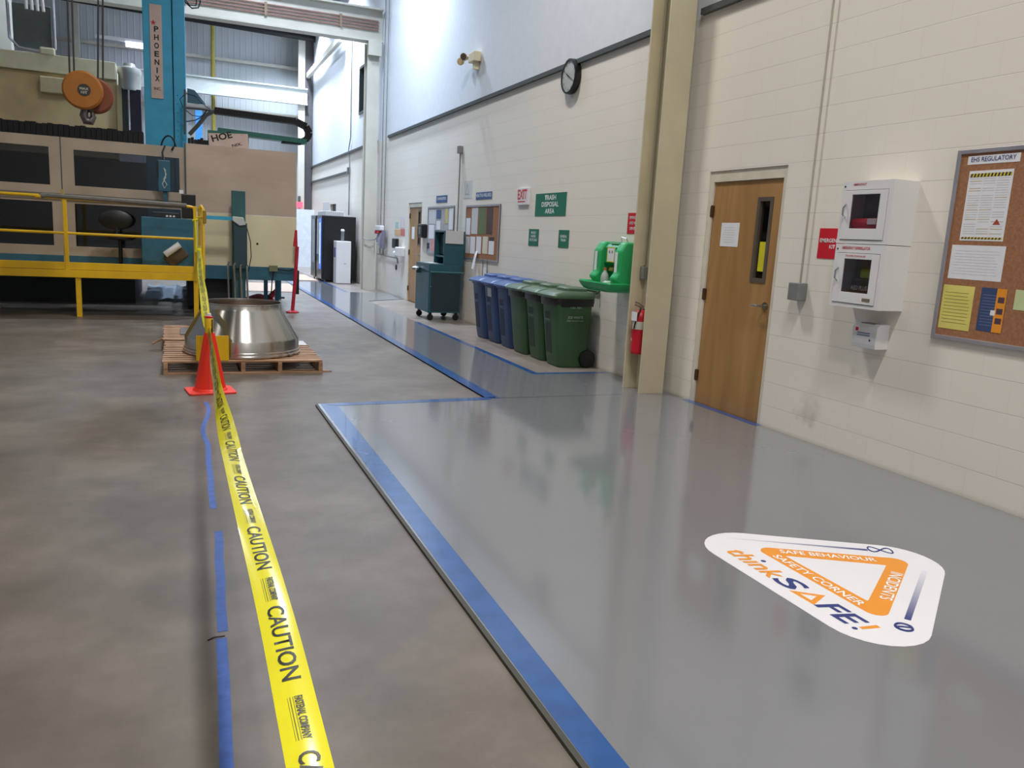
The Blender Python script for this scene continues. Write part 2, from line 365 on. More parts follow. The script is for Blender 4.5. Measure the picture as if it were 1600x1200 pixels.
def make_door(name, y0, y1, ztop, leaf0, leaf1, lz, near):
    fr = MB()
    fr.box((W+.012, y0, 0), (W+.14, leaf0, ztop)); fr.box((W+.012, leaf1, 0), (W+.14, y1, ztop)); fr.box((W+.012, leaf0, lz), (W+.14, leaf1, ztop))
    d = struct(fr.obj(name, mat('door_frame_cream', (216, 209, 192), .45), None, .003))
    lf = MB().holed((leaf0+.003, .012, leaf1-.003, lz-.003), [(leaf0+.13, 1.25, leaf0+.30, 1.95)], (W+.03, 0, 0), (0, 1, 0), (0, 0, 1), (.045, 0, 0)).obj('door_leaf', DOORW, d)
    MB().holed((leaf0+.115, 1.235, leaf0+.315, 1.965), [(leaf0+.15, 1.27, leaf0+.28, 1.93)], (W+.022, 0, 0), (0, 1, 0), (0, 0, 1), (.05, 0, 0)).obj('window_frame', mat('bronze_frame', (92, 84, 74), .4), lf)
    box('window_pane', (W+.05, leaf0+.15, 1.27), (W+.056, leaf0+.28, 1.93), SMOKE, lf)
    box('dark_backing', (W+.2, y0, 0), (W+.21, y1, ztop), DARK, d)
    for z in (.28, 1.07, 1.85):
        MB().cyl((W+.02, leaf1+.004, z-.055), (W+.02, leaf1+.004, z+.055), .011, n=10).box((W+.012, leaf1-.02, z-.05), (W+.03, leaf1+.02, z+.05)).obj('hinge', mat('hinge_bronze', (92, 62, 44), .4, .5), d)
    h = MB(); hy = leaf0+.075; h.cyl((W+.03, hy, 1.04), (W+.015, hy, 1.04), .034, n=20); h.cyl((W+.015, hy, 1.04), (W-.035, hy, 1.04), .011)
    h.tube([(W-.035, hy-.008, 1.04), (W-.04, hy+.04, 1.042), (W-.035, hy+.12, 1.036)], [.011, .010, .008], 10)
    h.obj('door_handle', CHROME, lf, 0, True)
    return d, lf
d1, lf1 = make_door('door_1', 5.43, 6.50, 2.215, 5.48, 6.437, 2.115, True)
letters_paper = wbox('taped_notice', (5.96+.06, 6.24+.04, 1.53, 1.745), .002, PAPER, None, W+.03)
tag(letters_paper, 'white paper notice taped to the near wooden door', 'notice')
for i in range(7): wbox('text_line', (6.08, 6.24, 1.70-i*.022, 1.704-i*.022), .0006, PAPERG, letters_paper, W+.028)
tag(wbox('yellow_sign', (5.632, 5.735, 1.33, 1.585), .003, mat('notice_yellow', (214, 206, 40), .5), None, W+.048), 'yellow strip sign behind the glass slot of the near door', 'sign')
tag(slab('floor_tape', [[(W-.07, 5.40), (W+.012, 5.40), (W+.012, 6.52), (W-.07, 6.52)]], ZS, ZS+.001, BTAPE), 'short blue tape across the threshold of the near wooden door', 'floor tape')
d2, lf2 = make_door('door_2', 16.36, 17.42, 2.125, 16.40, 17.37, 2.03, False)
tag(wbox('taped_notice', (16.98, 17.2, 1.36, 1.62), .003, PAPER, None, W+.03), 'white paper notice taped to the far wooden door', 'notice')
d3 = struct(MB().box((W+.1, 26.4, 0), (W+.15, 27.5, 2.27)).obj('door_3', mat('dark_door', (74, 78, 74), .5)))

# ------------------------------------------------------------ floor tape and markings
GT = 'blue line tape round the painted walkway'
def ftape(poly, label, m=BTAPE, z=ZS, g=None): return tag(slab('floor_tape', [poly], z, z+.0012, m), label, 'floor tape', g)
ftape([(1.062, YF), (1.168, YF), (1.17, 1.8), (1.215, 6.66), (1.085, 6.78), (1.062, 1.8)], 'wide blue tape along the near open edge of the grey walkway')
ftape([(1.085, 6.78), (1.215, 6.68), (2.62, 6.75), (2.73, 6.86), (2.62, 6.86)], 'blue tape across the step where the walkway narrows')
ftape([(2.62, 6.86), (2.745, 6.80), (2.745, 24.4), (2.66, 24.4)], 'long blue tape running down the left side of the narrow walkway')
ftape([(3.62, 8.02), (3.70, 8.10), (3.70, 13.0), (3.63, 13.0)], 'blue tape on the walkway edge in front of the bins')
ftape([(3.62, 8.02), (W-.03, 8.03), (W-.03, 8.10), (3.70, 8.10)], 'short blue tape from the last green bin to the wall')
ftape([(3.62, 19.2), (3.70, 19.2), (3.70, 23.6), (3.62, 23.6)], 'blue tape on the walkway edge by the far steel column')
for i, (ya, yb, xa, xb, lab) in enumerate(((7.05, 5.6, .172, .14, 'wavy worn blue tape strip starting at the foot of the orange cone'), (5.6, 4.32, .145, .135, 'faded blue tape strip on bare concrete beside the caution tape'),
        (3.98, 2.93, .148, .118, 'short blue tape dash between two gaps, left of the caution tape'), (2.88, .6, .112, .06, 'nearest blue tape strip on the bare concrete at the lower edge'))):
    P = []; n = 14
    for k in range(n+1):
        t = k/n; y = ya+(yb-ya)*t; wv = (.022*math.sin(t*PI*2.2) if i == 0 else .002*math.sin(k))
        P.append((xa+(xb-xa)*t+wv, y))
    hw = .017 if i < 2 else .019
    b = MB(); b.loft([[Vector((x-hw, y, 0.0002)), Vector((x+hw, y, .0002)), Vector((x+hw, y, .001)), Vector((x-hw, y, .001))] for x, y in P])
    tag(b.obj('floor_tape', MTAPE), lab, 'floor tape')
tag(MB().tube([(.065, 2.875, .002), (.09, 2.89, .004), (.125, 2.893, .002)], .0025, 6).obj('torn_scrap', BLACK), 'thin black torn scrap at the gap between blue tape strips', 'scrap')

# floor decal -------------------------------------------------
def round_poly(P, r, n=10):
    out = []; k = len(P)
    for i in range(k):
        p = Vector(P[i]); a = (Vector(P[i-1])-p).normalized(); b = (Vector(P[(i+1) % k])-p).normalized()
        half = math.acos(max(-1, min(1, a.dot(b))))/2; d = r/math.tan(half); c = p+(a+b).normalized()*(r/math.sin(half))
        s, e = p+a*d-c, p+b*d-c; ang = math.atan2(s.y, s.x); da = (math.atan2(e.y, e.x)-ang+PI) % (2*PI)-PI
        for j in range(n+1): t = ang+da*j/n; out.append((c.x+r*math.cos(t), c.y+r*math.sin(t)))
    return out
DZ = ZS+.0012
dec = thing('floor_decal', (2.86, 2.63, ZS), 'white triangular think safe floor decal on the grey walkway', 'floor decal')
dw = MB().prism(round_poly([(2.414, 3.432), (3.681, 2.747), (2.414, 1.829)], .226), (0, 0, ZS), (1, 0, 0), (0, 1, 0), (0, 0, .0012)).obj('backing', mat('decal_white', (232, 230, 234), .3, var=.01), dec)
oo = [(2.672, 3.083), (3.37, 2.72), (2.672, 2.229)]; ii = [(2.758, 2.932), (3.184, 2.698), (2.763, 2.408)]
def ring2d(O, I, z, h):
    b = MB(); lo = [Vector((x, y, z)) for x, y in O]; li = [Vector((x, y, z)) for x, y in I]; up = Vector((0, 0, h))
    return b.loft([lo, li, [p+up for p in li], [p+up for p in lo]], close=True)
ro = round_poly(oo, .055, 8); ri = round_poly(ii, .006, 8)
ring2d(ro, ri, DZ, .0004).obj('orange_triangle', ORANGE, dec)
DN_ = Vector((0, -1, 0)); PX = Vector((1, 0, 0)); tz = DZ+.0006
letters('lettering', 'SAFETY CORNER', LETW, (2.691, 2.95, tz), DN_, PX, .045, dec, .565, 'L', .012)
u1 = (Vector((3.42, 2.888, 0))-Vector((2.678, 3.289, 0))).normalized(); v1 = Vector((-u1.y, u1.x, 0))
letters('lettering', 'SAFE BEHAVIOUR', LETW, (2.762, 2.967, tz), u1, v1, .045, dec, .47, 'L', .012)
u2 = (Vector((2.757, 2.288, 0))-Vector((3.309, 2.675, 0))).normalized(); v2 = Vector((-u2.y, u2.x, 0))
letters('lettering', 'INCIDENTS', LETW, (3.145, 2.632, tz), u2, v2, .052, dec, .37, 'L', .012)
SH = (PX+DN_*.22)
def dtxt(t, m, y, w_, h): return letters('lettering', t, m, (2.497, y, tz), DN_, SH, h, dec, w_, 'L', .018)
dtxt('th', ORANGE, 3.075, .13, .105); dtxt('\u0131', ORANGE, 2.93, .02, .105); dtxt('nk', ORANGE, 2.895, .165, .105)
MB().lathe([(.013, tz-.0004), (.013, tz)], (2.602, 2.905, 0), 16).obj('lettering_dot', NAVY, dec)
dtxt('S', NAVY, 2.728, .125, .112); dtxt('FE', NAVY, 2.448, .178, .112)
ring2d([(2.491, 2.598), (2.496, 2.448), (2.616, 2.508)], [(2.515, 2.557), (2.517, 2.487), (2.573, 2.513)], DZ, .0005).obj('lettering_triangle', ORANGE, dec)
MB().prism([(2.53, 2.232), (2.53, 2.211), (2.618, 2.200), (2.618, 2.223)], (0, 0, DZ), (1, 0, 0), (0, 1, 0), (0, 0, .0005)).obj('lettering_bar', ORANGE, dec)
MB().lathe([(.012, tz-.0004), (.012, tz)], (2.505, 2.228, 0), 16).obj('lettering_dot', NAVY, dec)
def grad_mat(name, a, b):
    m = bpy.data.materials.new(name); m.use_nodes = True; nt = m.node_tree; bs = nt.nodes['Principled BSDF']; N = nt.nodes.new; L = nt.links.new
    g = N('ShaderNodeNewGeometry'); vm = N('ShaderNodeVectorMath'); vm.operation = 'SUBTRACT'; vm.inputs[1].default_value = (a[0], a[1], 0); L(g.outputs['Position'], vm.inputs[0])
    d = Vector((b[0]-a[0], b[1]-a[1], 0)); d2 = N('ShaderNodeVectorMath'); d2.operation = 'DOT_PRODUCT'; d2.inputs[1].default_value = d/d.length_squared; L(vm.outputs[0], d2.inputs[0])
    r = N('ShaderNodeValToRGB'); r.color_ramp.elements[0].color = lin((226, 224, 232)); r.color_ramp.elements[1].color = lin((40, 52, 120)); L(d2.outputs['Value'], r.inputs[0])
    L(r.outputs[0], bs.inputs['Base Color']); bs.inputs['Roughness'].default_value = .35; return m
def bar(a, b, w0, w1, name='printed_bar'):
    a, b = Vector(a), Vector(b); t = (b-a).normalized(); n = Vector((-t.y, t.x))
    P = [a+n*w0/2, a-n*w0/2, b-n*w1/2, b+n*w1/2]
    MB().prism([(p.x, p.y) for p in P], (0, 0, DZ), (1, 0, 0), (0, 1, 0), (0, 0, .0005)).obj(name, grad_mat('navy_fade', a, b), dec)
bar((2.62, 3.212), (3.25, 2.88), .012, .024); bar((3.325, 2.595), (2.79, 2.222), .026, .026)
c8 = Vector((3.315, 2.86, tz)); P8 = []
for k in range(37): t = 2*PI*k/36; P8.append(c8+u1*(.06*math.cos(t))+v1*(.034*math.sin(2*t)))
MB().tube(P8, .004, 6).obj('loop_symbol', NAVY, dec)
c0 = Vector((2.716, 2.174, tz))
MB().tube([c0+Vector((.033*math.cos(t/24*2*PI), .033*math.sin(t/24*2*PI), 0)) for t in range(25)], .0055, 6).tube([c0+Vector((-.026, .014, 0)), c0+Vector((0, .004, 0)), c0+Vector((.026, -.014, 0))], .005, 6).obj('zero_symbol', NAVY, dec)

# ============================================================ STEEL COLUMNS AND BEAMS
def hcol(x0, x1, y0, y1, z1, tf, tw, m, name, label, webx=None):
    c = MB(); c.box((x0, y0, 0), (x1, y0+tf, z1)); c.box((x0, y1-tf, 0), (x1, y1, z1)); wx = webx or (x0+x1)/2
    c.box((wx-tw/2, y0+tf, 0), (wx+tw/2, y1-tf, z1)); return tag(c.obj(name, m, None, .003), label, 'column')
hcol(4.275, 4.56, 6.84, 7.18, ZC, .022, .016, CREAM, 'steel_column', 'tall cream steel column standing left of the near wooden door', 4.43)
hcol(4.25, 4.54, 20.2, 20.55, 5.95, .03, .02, CREAM2, 'steel_column', 'tall pale steel column holding up the big crane beam')
bc = MB(); bc.box((4.10, 31.45, 0), (4.34, 31.5, ZC)); tag(bc.obj('steel_column', CREAM2), 'far pale steel column at the end wall, right of the machine', 'column')
tag(box('steel_column', (4.36, 31.55, 2.13), (4.62, 31.75, ZC), mat('gap_shade', (74, 70, 70), .6)), 'dark upright painting the shaded gap in the far corner above the white partition', 'column')  # dark colour stands for the shaded half and gap beside the pale column
a, b_ = atY(110, 40, 31.6), atY(122, 40, 31.6)
tag(box('steel_column', (a.x, 31.7, 0), (b_.x, 32.1, ZC), CREAM2), 'pale steel column at the end wall behind the hoist ropes', 'column')
tag(box('steel_column', (-5.6, 25.6, 0), (atY(15, 40, 25.5).x, 26.0, ZC), CREAM2), 'pale steel column at the left edge of the picture', 'column')
# big crane beam
bb = MB(); Y0 = 20.25
bb.box((XL, Y0-.02, 5.98), (4.6, Y0+.02, 6.68)); bb.box((XL, Y0-.17, 5.94), (4.6, Y0+.17, 5.98)); bb.box((XL, Y0-.17, 6.66), (4.6, Y0+.17, 6.70))
beam = thing('crane_beam', (0, Y0, 5.94), 'large pale steel crane beam crossing the hall at the top', 'beam')
bb.obj('girder', CREAM2, beam)
for z in (6.22, 6.29, 6.36, 6.43): MB().box((-6, Y0-.06, z-.012), (4.5, Y0-.035, z+.012)).obj('conductor_bar', mat('conductor_red', (150, 110, 96), .5), beam)
for x in (-1.5, .2, 1.9, 3.6): box('clamp', (x-.03, Y0-.07, 6.18), (x+.03, Y0-.02, 6.47), mat('clamp_brown', (140, 120, 98), .5), beam)
box('bracket', (4.24, Y0-.2, 5.62), (4.56, Y0-.06, 5.94), CREAM2, beam)
b2 = MB(); b2.box((XL, 31.42, 5.9), (4.42, 31.46, 6.44)); b2.box((XL, 31.32, 5.88), (4.42, 31.52, 5.92)); b2.box((XL, 31.32, 6.42), (4.42, 31.52, 6.46))
tag(b2.obj('crane_beam', mat('beam_white', (212, 218, 214), .5)), 'white steel beam at the far end wall above the cable carrier', 'beam')
for z, lab in ((7.28, 'thin steel girt high on the end wall'), (5.56, 'thin steel girt on the end wall just under the far white beam'), (8.9, 'uppermost thin steel girt on the end wall')):
    tag(box('wall_girt', (XL, 32.3, z-.05), (4.3, 32.5, z+.05), CREAM2), lab, 'girt')
tag(MB().tube([(XL, 31.2, 8.22), (-3.4, 31.2, 8.36), (4.7, 31.2, 8.17)][1:], .11, 10).obj('overhead_pipe', BLKRUB), 'black pipe hung high before the end wall', 'pipe')
tag(MB().tube([(1.2, 32.1, .2), (1.2, 32.1, 10)], .07, 10).obj('gas_pipe', mat('pipe_yellow', (176, 160, 70), .5)), 'vertical yellow pipe on the end wall behind the cable carrier', 'pipe')
a, b_ = atX(532, 60, 4.45), atX(478, 122, 4.45)
tag(box('diagonal_brace', (-.06, 0, -.09), (.06, (b_-a).length, .09), CREAM2, None, 0, Matrix.Translation(a) @ (b_-a).to_track_quat('Y', 'Z').to_matrix().to_4x4()), 'slanting steel brace near the far corner under the crane beam', 'brace')
a, b_ = atY(305, 176, 30.5), atY(314, 216, 30.5)
tag(box('blue_strip', (a.x, 30.5, 0), (b_.x+.05, 30.6, 5.2), mat('sky_blue_strip', (70, 150, 220), .5)), 'bright blue upright strip far behind beside the blue column', 'strip')
a = atY(212, 72, 31.0)
sl = thing('strip_light', (a.x, 31, a.z), 'lit strip light glowing far behind, left of the blue column', 'light')
for xx in (a.x-1, a.x+.7): MB().cyl((xx, 31.02, a.z+.2), (xx, 31.02, ZC), .01, n=6).obj('hanger_rod', GREYC, sl)
box('housing', (a.x-1.2, 30.95, a.z+.1), (a.x+.9, 31.1, a.z+.2), WHITE, sl); box('glowing_tube', (a.x-.3, 30.93, a.z-.05), (a.x+.9, 31.05, a.z+.1), mat('tube_glow', (220, 220, 255), .4, emit=6), sl)

# ============================================================ CONDUITS
def conduit(pts, label, r=.016, m=GREYC, name='conduit', boxes=()):
    t = thing(name, pts[0], label, 'conduit'); MB().tube(pts, r, 8).obj('pipe', m, t, 0, True)
    for c, s in boxes: box('junction_box', tuple(Vector(c)-Vector(s)/2), tuple(Vector(c)+Vector(s)/2), GREYC, t, .006)
    return t
X1 = W-.03
def trim(y0, y1, label, z=3.70):
    t = MB().box((W-.045, y0, z-.028), (W, y1, z+.028)); return tag(t.obj('conduit', DKGREY), label, 'conduit')
trim(7.20, 19.4, 'long horizontal dark conduit under the clock'); trim(YF, 6.83, 'horizontal dark conduit at the top right above the near door')
trim(20.6, 32, 'dark horizontal conduit on the far bright wall')
trim(24.2, 32, 'short lower conduit above the vending machines', 3.15)
conduit([(X1, 5.10, 1.27), (X1, 5.10, ZC-.05)], 'thin upright conduit right of the near wooden door', .008, BEIGC, boxes=(((W-.05, 5.10, 1.20), (.1, .11, .14)),))
conduit([(X1, 13.9, 1.3), (X1, 13.9, 2.93)], 'thin conduit between the two distant notice boards', .013, boxes=(((W-.04, 13.9, 2.98), (.08, .1, .13)),))
conduit([(X1, 19.6, .9), (X1, 19.6, ZC-.05)], 'upright conduit right of the far steel column, nearer of two', .014)
conduit([(X1, 19.95, .9), (X1, 19.95, ZC-.05)], 'upright conduit right of the far steel column, farther of two', .014)
conduit([(X1, 24.1, 1.9), (X1, 24.1, 3.4), (X1, 24.3, 3.75), (X1, 24.0, 4.1), (X1, 24.0, ZC-.05)], 'upright conduit above the vending machines', .017, boxes=(((W-.04, 24.2, 3.17), (.08, .12, .2)),))
conduit([(4.40, 7.14, 1.30), (4.40, 7.14, ZC-.05)], 'thin conduit in the recess of the near cream column', .008, BEIGC, boxes=(((4.395, 7.12, 1.22), (.07, .07, .13)),))
conduit([(X1-.02, 20.15, .92), (X1-.02, 18.1, .90), (X1-.02, 18.05, .78)], 'low horizontal pipe between far column and far door', .018)

# ============================================================ WALL SIGNS
def sign(name, r, m, lines, label, lm=LETW, cat='sign', d=.006, X=W, bold=.01, fill=.9):
    t = thing(name, (X, (r[0]+r[1])/2, r[2]), label, cat); wbox('plate', r, d, m, t, X, .001)
    cy = (r[0]+r[1])/2
    for txt, z, h, w_ in lines: letters('lettering', txt, lm, (X-d-.0008, cy, z), MY, PZ, h, t, w_, 'C', bold)
    return t
rt_ = wrect([(838, 303), (886, 300), (884, 337), (836, 338)])
sign('trash_sign', rt_, SIGNGRN, [('TRASH', 2.035, .062, .36), ('DISPOSAL', 1.945, .062, .54), ('AREA', 1.855, .062, .30)], 'green sign reading TRASH DISPOSAL AREA above the bins', bold=.02)
ex = thing('exit_sign', (W, 10.96, 1.98), 'white sign with red EXIT lettering left of the green trash sign', 'sign')
wbox('plate', (10.76, 11.17, 1.98, 2.22), .03, WHITE, ex, W, .004)
letters('lettering', 'EXIT', SIGNRED, (W-.032, 10.97, 2.065), MY, PZ, .13, ex, .34, 'C', .02); wbox('arrow_bar', (10.86, 11.13, 2.02, 2.035), .002, SIGNRED, ex, W-.03)
sign('recycling_sign', (10.37, 10.71, 1.407, 1.64), SIGNGRN, [('MIXED', 1.573, .034, .17), ('PAPER', 1.523, .034, .17), ('RECYCLING', 1.473, .034, .25)], 'small green sign under the exit sign with three lines of text')
sign('general_trash_sign', (9.41, 9.717, 1.41, 1.638), SIGNGRN, [('GENERAL', 1.54, .034, .2), ('TRASH', 1.49, .034, .15)], 'small green sign above green bins with two lines of text')
sign('board_header', wrect([(682, 307), (699, 304), (699, 316), (682, 317)]), SIGNBLU, [('COMMUNICATIONS', 2.14, .05, .6)], 'blue header strip over the farther distant notice board')
sign('board_header', wrect([(744, 301), (769, 299), (769, 311), (744, 312)]), SIGNBLU, [('HEALTH & WELLNESS', 2.14, .055, .72)], 'blue header strip over the nearer distant notice board')
sg = thing('emergency_sign', (W, 4.88, 1.476), 'red EMERGENCY KIT sign partly hidden behind the white wall cabinets', 'sign')
wbox('plate', (4.72, 4.983, 1.474, 1.706), .004, SIGNRED, sg, W, .001)
letters('lettering', 'EMERGENCY', LETW, (W-.006, 4.965, 1.60), MY, PZ, .028, sg, .23, 'L', .02); letters('lettering', 'KIT', LETW, (W-.006, 4.86, 1.553), MY, PZ, .028, sg, .06, 'L', .02)
sg = thing('red_sign', (W, 7.8, 1.62), 'red sign above the green eyewash, half hidden by the near column', 'sign')
wbox('plate', (7.62, 7.952, 1.615, 1.845), .004, SIGNRED, sg, W, .001)
for i, t_ in enumerate(('EMERGENCY', 'EYE WASH', 'STATION')): letters('lettering', t_, LETW, (W-.006, 7.79, 1.78-i*.06), MY, PZ, .03, sg, .24-.02*i, 'C', .01)
sf = thing('safety_poster', (W, 13.53, 2.13), 'pale poster with faint triangle right of the thin distant conduit', 'poster')
wbox('sheet', (13.27, 13.72, 2.13, 2.43), .003, mat('poster_pale', (206, 208, 206), .6), sf)
bq = MB(); tri = [(13.64, 2.2), (13.40, 2.2), (13.52, 2.41)]; tr2 = [(13.60, 2.22), (13.44, 2.22), (13.52, 2.36)]
lo = [Vector((W-.004, y, z)) for y, z in tri]; li = [Vector((W-.004, y, z)) for y, z in tr2]; dv = Vector((-.001, 0, 0))
bq.loft([lo, li, [p+dv for p in li], [p+dv for p in lo]], close=True).obj('triangle_mark', mat('mark_tan', (196, 184, 168), .6), sf)
wbox('text_line', (13.36, 13.66, 2.15, 2.165), .001, PAPERG, sf, W-.003)

# ------------------------------------------------------------ clock
ck = thing('wall_clock', (W, 9.56, 3.33), 'round black rimmed wall clock under the dark conduit', 'clock')
CY, CZ = 9.57, 3.54
MB().lathe([(.205, W-.001), (.215, W-.03), (.21, W-.085), (.19, W-.088), (.188, W-.07)], (0, CY, CZ), 40, 'x').obj('rim', BLACK, ck, 0, True)
MB().lathe([(.19, W-.068), (.19, W-.072)], (0, CY, CZ), 40, 'x').obj('face', mat('clock_face', (206, 210, 206), .3), ck)
for k in range(12):
    a = k*PI/6; c = Vector((W-.0735, CY-math.sin(a)*.158, CZ+math.cos(a)*.158))
    letters('numeral', str(k or 12), LETK, c-Vector((0, 0, .014)), MY, PZ, .028, ck, None, 'C', .01)
for ang, ln, wd in ((300, .10, .008), (118, .145, .005)):
    a = math.radians(ang); d = Vector((0, -math.sin(a), math.cos(a))); n = Vector((0, d.z, -d.y)); c = Vector((W-.078, CY, CZ))
    MB().prism([(-.02, -wd), (ln, -wd*.4), (ln, wd*.4), (-.02, wd)], c, d, n, (-.002, 0, 0)).obj('hand', LETK, ck)
MB().lathe([(.187, W-.084), (.187, W-.086)], (0, CY, CZ), 40, 'x').obj('glass', CLEAR, ck)

# ------------------------------------------------------------ emergency light
el = thing('emergency_light', (W, 13.4, 4.3), 'cream twin head emergency light high on the wall', 'light')
box('battery_box', (W-.12, 13.12, 4.335), (W, 13.42, 4.49), CREAMP, el, .01)
for dy, dz, nm in ((.34, .0, 0), (.50, -.05, 1)):
    c = Vector((W-.15, 13.2+dy, 4.46+dz)); d = Vector((-.55, -.65, -.2)).normalized()
    MB().tube([c-d*.05, c-d*.02, c+d*.04], [.02, .055, .062], 16).tube([(W-.08, 13.38, 4.43), c-d*.03], .014, 8).obj('lamp_head', CREAMP if nm else mat('lamp_cream', (214, 206, 184), .4), el, 0, True)
    MB().tube([c+d*.038, c+d*.044], .054, 16).obj('lens', mat('lens_dark' if not nm else 'lens_cream', (96, 82, 74) if not nm else (214, 190, 150), .15), el)
box('bracket', (W-.08, 13.2, 4.22), (W, 13.28, 4.335), CREAMP, el)

# ------------------------------------------------------------ near cork board
cb = thing('notice_board', (W, 3.2, 1.0), 'large cork notice board headed EHS REGULATORY at the right edge', 'notice board')
Y1, Y0_, Z0_, Z1_ = 3.835, 2.4, 1.0, 2.207
box('cork_panel', (W-.012, Y0_, Z0_), (W, Y1, Z1_), CORK, cb)
MB().holed((Y0_, Z0_, Y1, Z1_), [(Y0_+.028, Z0_+.028, Y1-.028, Z1_-.028)], (W, 0, 0), (0, 1, 0), (0, 0, 1), (-.022, 0, 0)).obj('frame', ALU, cb, .003)
XB = W-.012
def sheet(name, pts, m, label, cat='notice', X=XB, lines=0, lm=PAPERG, hdr=None):
    r = wrect(pts, X); t = wbox(name, r, .0015, m, None, X); tag(t, label, cat)
    w_, h_ = r[1]-r[0], r[3]-r[2]
    for i in range(lines):
        z = r[3]-h_*(.16+.76*i/max(1, lines)); wbox('text_line', (r[0]+w_*(.08+.1*random.random()), r[1]-w_*.08, z-h_*.012, z), .0005, lm, t, X-.0015)
    return t, r
LT = mat('text_grey', (150, 150, 152), .7)
t, r = sheet('header_strip', [(1513.6, 245), (1596, 237.5), (1594, 252), (1512, 258)], PAPER, 'white strip lettered EHS REGULATORY at the top of the cork board', 'label')
letters('lettering', 'EHS REGULATORY', NAVY, (XB-.003, (r[0]+r[1])/2, r[2]+.017), MY, PZ, .027, t, (r[1]-r[0])*.86, 'C', .006)
t, r = sheet('safety_law_poster', [(1517, 267), (1586, 264), (1566, 378), (1498, 375)], PAPER, 'tall white poster with black and yellow striped edge on the cork board', 'poster')
w_, h_ = r[1]-r[0], r[3]-r[2]
for c in range(3):
    for i in range(24):
        if random.random() < .12: continue
        z = r[3]-h_*.11-i*h_*.034; y = r[1]-w_*(.05+.31*c)
        wbox('text_line', (y-w_*.27, y, z-.004, z), .0005, mat('text_tan', (196, 176, 130), .7) if random.random() < .15 else PAPERG, t, XB-.0015)
for zc, hh in ((r[3]-.028, .022), (r[2]+.016, .012)):
    wbox('striped_band', (r[0]+.008, r[1]-.008, zc-hh/2, zc+hh/2), .0006, mat('band_yellow', (206, 186, 70), .6), t, XB-.0015)
    for k in range(12): 
        y = r[1]-.012-k*(w_-.02)/12
        MB().prism([(0, 0), (-.010, 0), (-.016, hh), (-.006, hh)], (XB-.0022, y, zc-hh/2), (0, 1, 0), (0, 0, 1), (-.0004, 0, 0)).obj('stripe', LETK, t)
MB().prism([(0, 0), (-.05, 0), (-.025, .035)], (XB-.002, r[0]+.085, r[2]+.10), (0, 1, 0), (0, 0, 1), (-.0004, 0, 0)).obj('triangle_mark', mat('mark_red', (170, 70, 60), .6), t)
sheet('landscape_notice', [(1489, 383), (1573, 384.5), (1563, 440), (1480, 435)], PAPER, 'wide white notice under the striped poster', lines=9)
t, r = sheet('yellow_notice', [(1476, 444), (1524, 448.5), (1513, 518), (1465, 511)], mat('paper_yellow', (222, 210, 112), .7), 'pale yellow notice at the lower left of the cork board', lines=10, lm=mat('text_olive', (150, 138, 60), .7))
t, r = sheet('brochure', [(1534, 449), (1574, 452), (1565, 520), (1525, 517)], mat('brochure_blue', (54, 72, 112), .6), 'blue and orange brochure right of the yellow notice', 'brochure', lines=11, lm=mat('text_bluegrey', (110, 126, 160), .7))
w_, h_ = r[1]-r[0], r[3]-r[2]
wbox('orange_panel', (r[0], r[0]+w_*.38, r[2], r[3]), .0006, ORANGE, t, XB-.0022)
for z in (.2, .42, .68): wbox('picture', (r[0]+w_*.06, r[0]+w_*.3, r[2]+h_*z, r[2]+h_*(z+.13)), .0006, mat('picture_dark', (80, 60, 76), .6), t, XB-.003)
wbox('white_seal', (r[0]+w_*.34, r[0]+w_*.52, r[2]+h_*.38, r[2]+h_*.5), .0006, PAPER, t, XB-.003)
tag(wbox('green_notice', (3.07, 3.30, 1.24, 1.36), .0015, mat('paper_green', (204, 214, 160), .7), None, XB), 'pale green paper cut by the right picture edge on the cork board', 'notice')

# ------------------------------------------------------------ defibrillator cabinets
def cabinet(z0, z1, label, kind):
    x0 = 4.415; y0, y1 = 4.11, 4.565
    t = thing('wall_cabinet', (x0, (y0+y1)/2, z0), label, 'cabinet', 'white emergency cabinets on the near wall')
    wy0, wy1 = 4.215, 4.465; wz0, wz1 = (z0+.105, z0+.34) if kind else (z0+.105, z0+.34)
    dy0, dy1, dz0, dz1 = 4.15, 4.54, z0+.025, z1-.06
    b = MB(); b.box((x0+.012, y0, z0), (W, y0+.012, z1)); b.box((x0+.012, y1-.012, z0), (W, y1, z1)); b.box((x0+.012, y0+.0121, z0), (W, y1-.0121, z0+.012)); b.box((x0+.012, y0+.0121, z1-.012), (W, y1-.0121, z1)); b.box((W-.012, y0+.0121, z0+.0121), (W, y1-.0121, z1-.0121))
    b.holed((y0, z0, y1, z1), [(dy0, dz0, dy1, dz1)], (x0, 0, 0), (0, 1, 0), (0, 0, 1), (.0119, 0, 0)); b.obj('body', WHITE, t)
    d = MB().holed((dy0+.004, dz0+.004, dy1-.004, dz1-.004), [(wy0, wz0, wy1, wz1)], (x0-.006, 0, 0), (0, 1, 0), (0, 0, 1), (.012, 0, 0)).obj('door', WHITE, t, .002)
    box('pane', (x0, wy0, wz0), (x0+.003, wy1, wz1), SMOKE, d)
    MB().tube([(x0-.006, dy1-.03, z0+.18), (x0-.03, dy1-.03, z0+.20), (x0-.03, dy1-.03, z0+.25), (x0-.006, dy1-.03, z0+.275)], .006, 8).obj('handle', STEEL, d, 0, True)
    box('dark_lining', (W-.02, y0+.015, z0+.015), (W-.013, y1-.015, z1-.015), mat('lining_grey', (120, 108, 108), .7), t)
    MB().cyl((x0, y1-.022, z1-.035), (x0-.004, y1-.022, z1-.035), .006, n=10).obj('lock', BLACK, t)
    return t, x0, wy0, wy1, wz0, wz1
t, x0, wy0, wy1, wz0, wz1 = cabinet(1.592, 2.025, 'upper white wall cabinet with a red bag behind its window', 0)
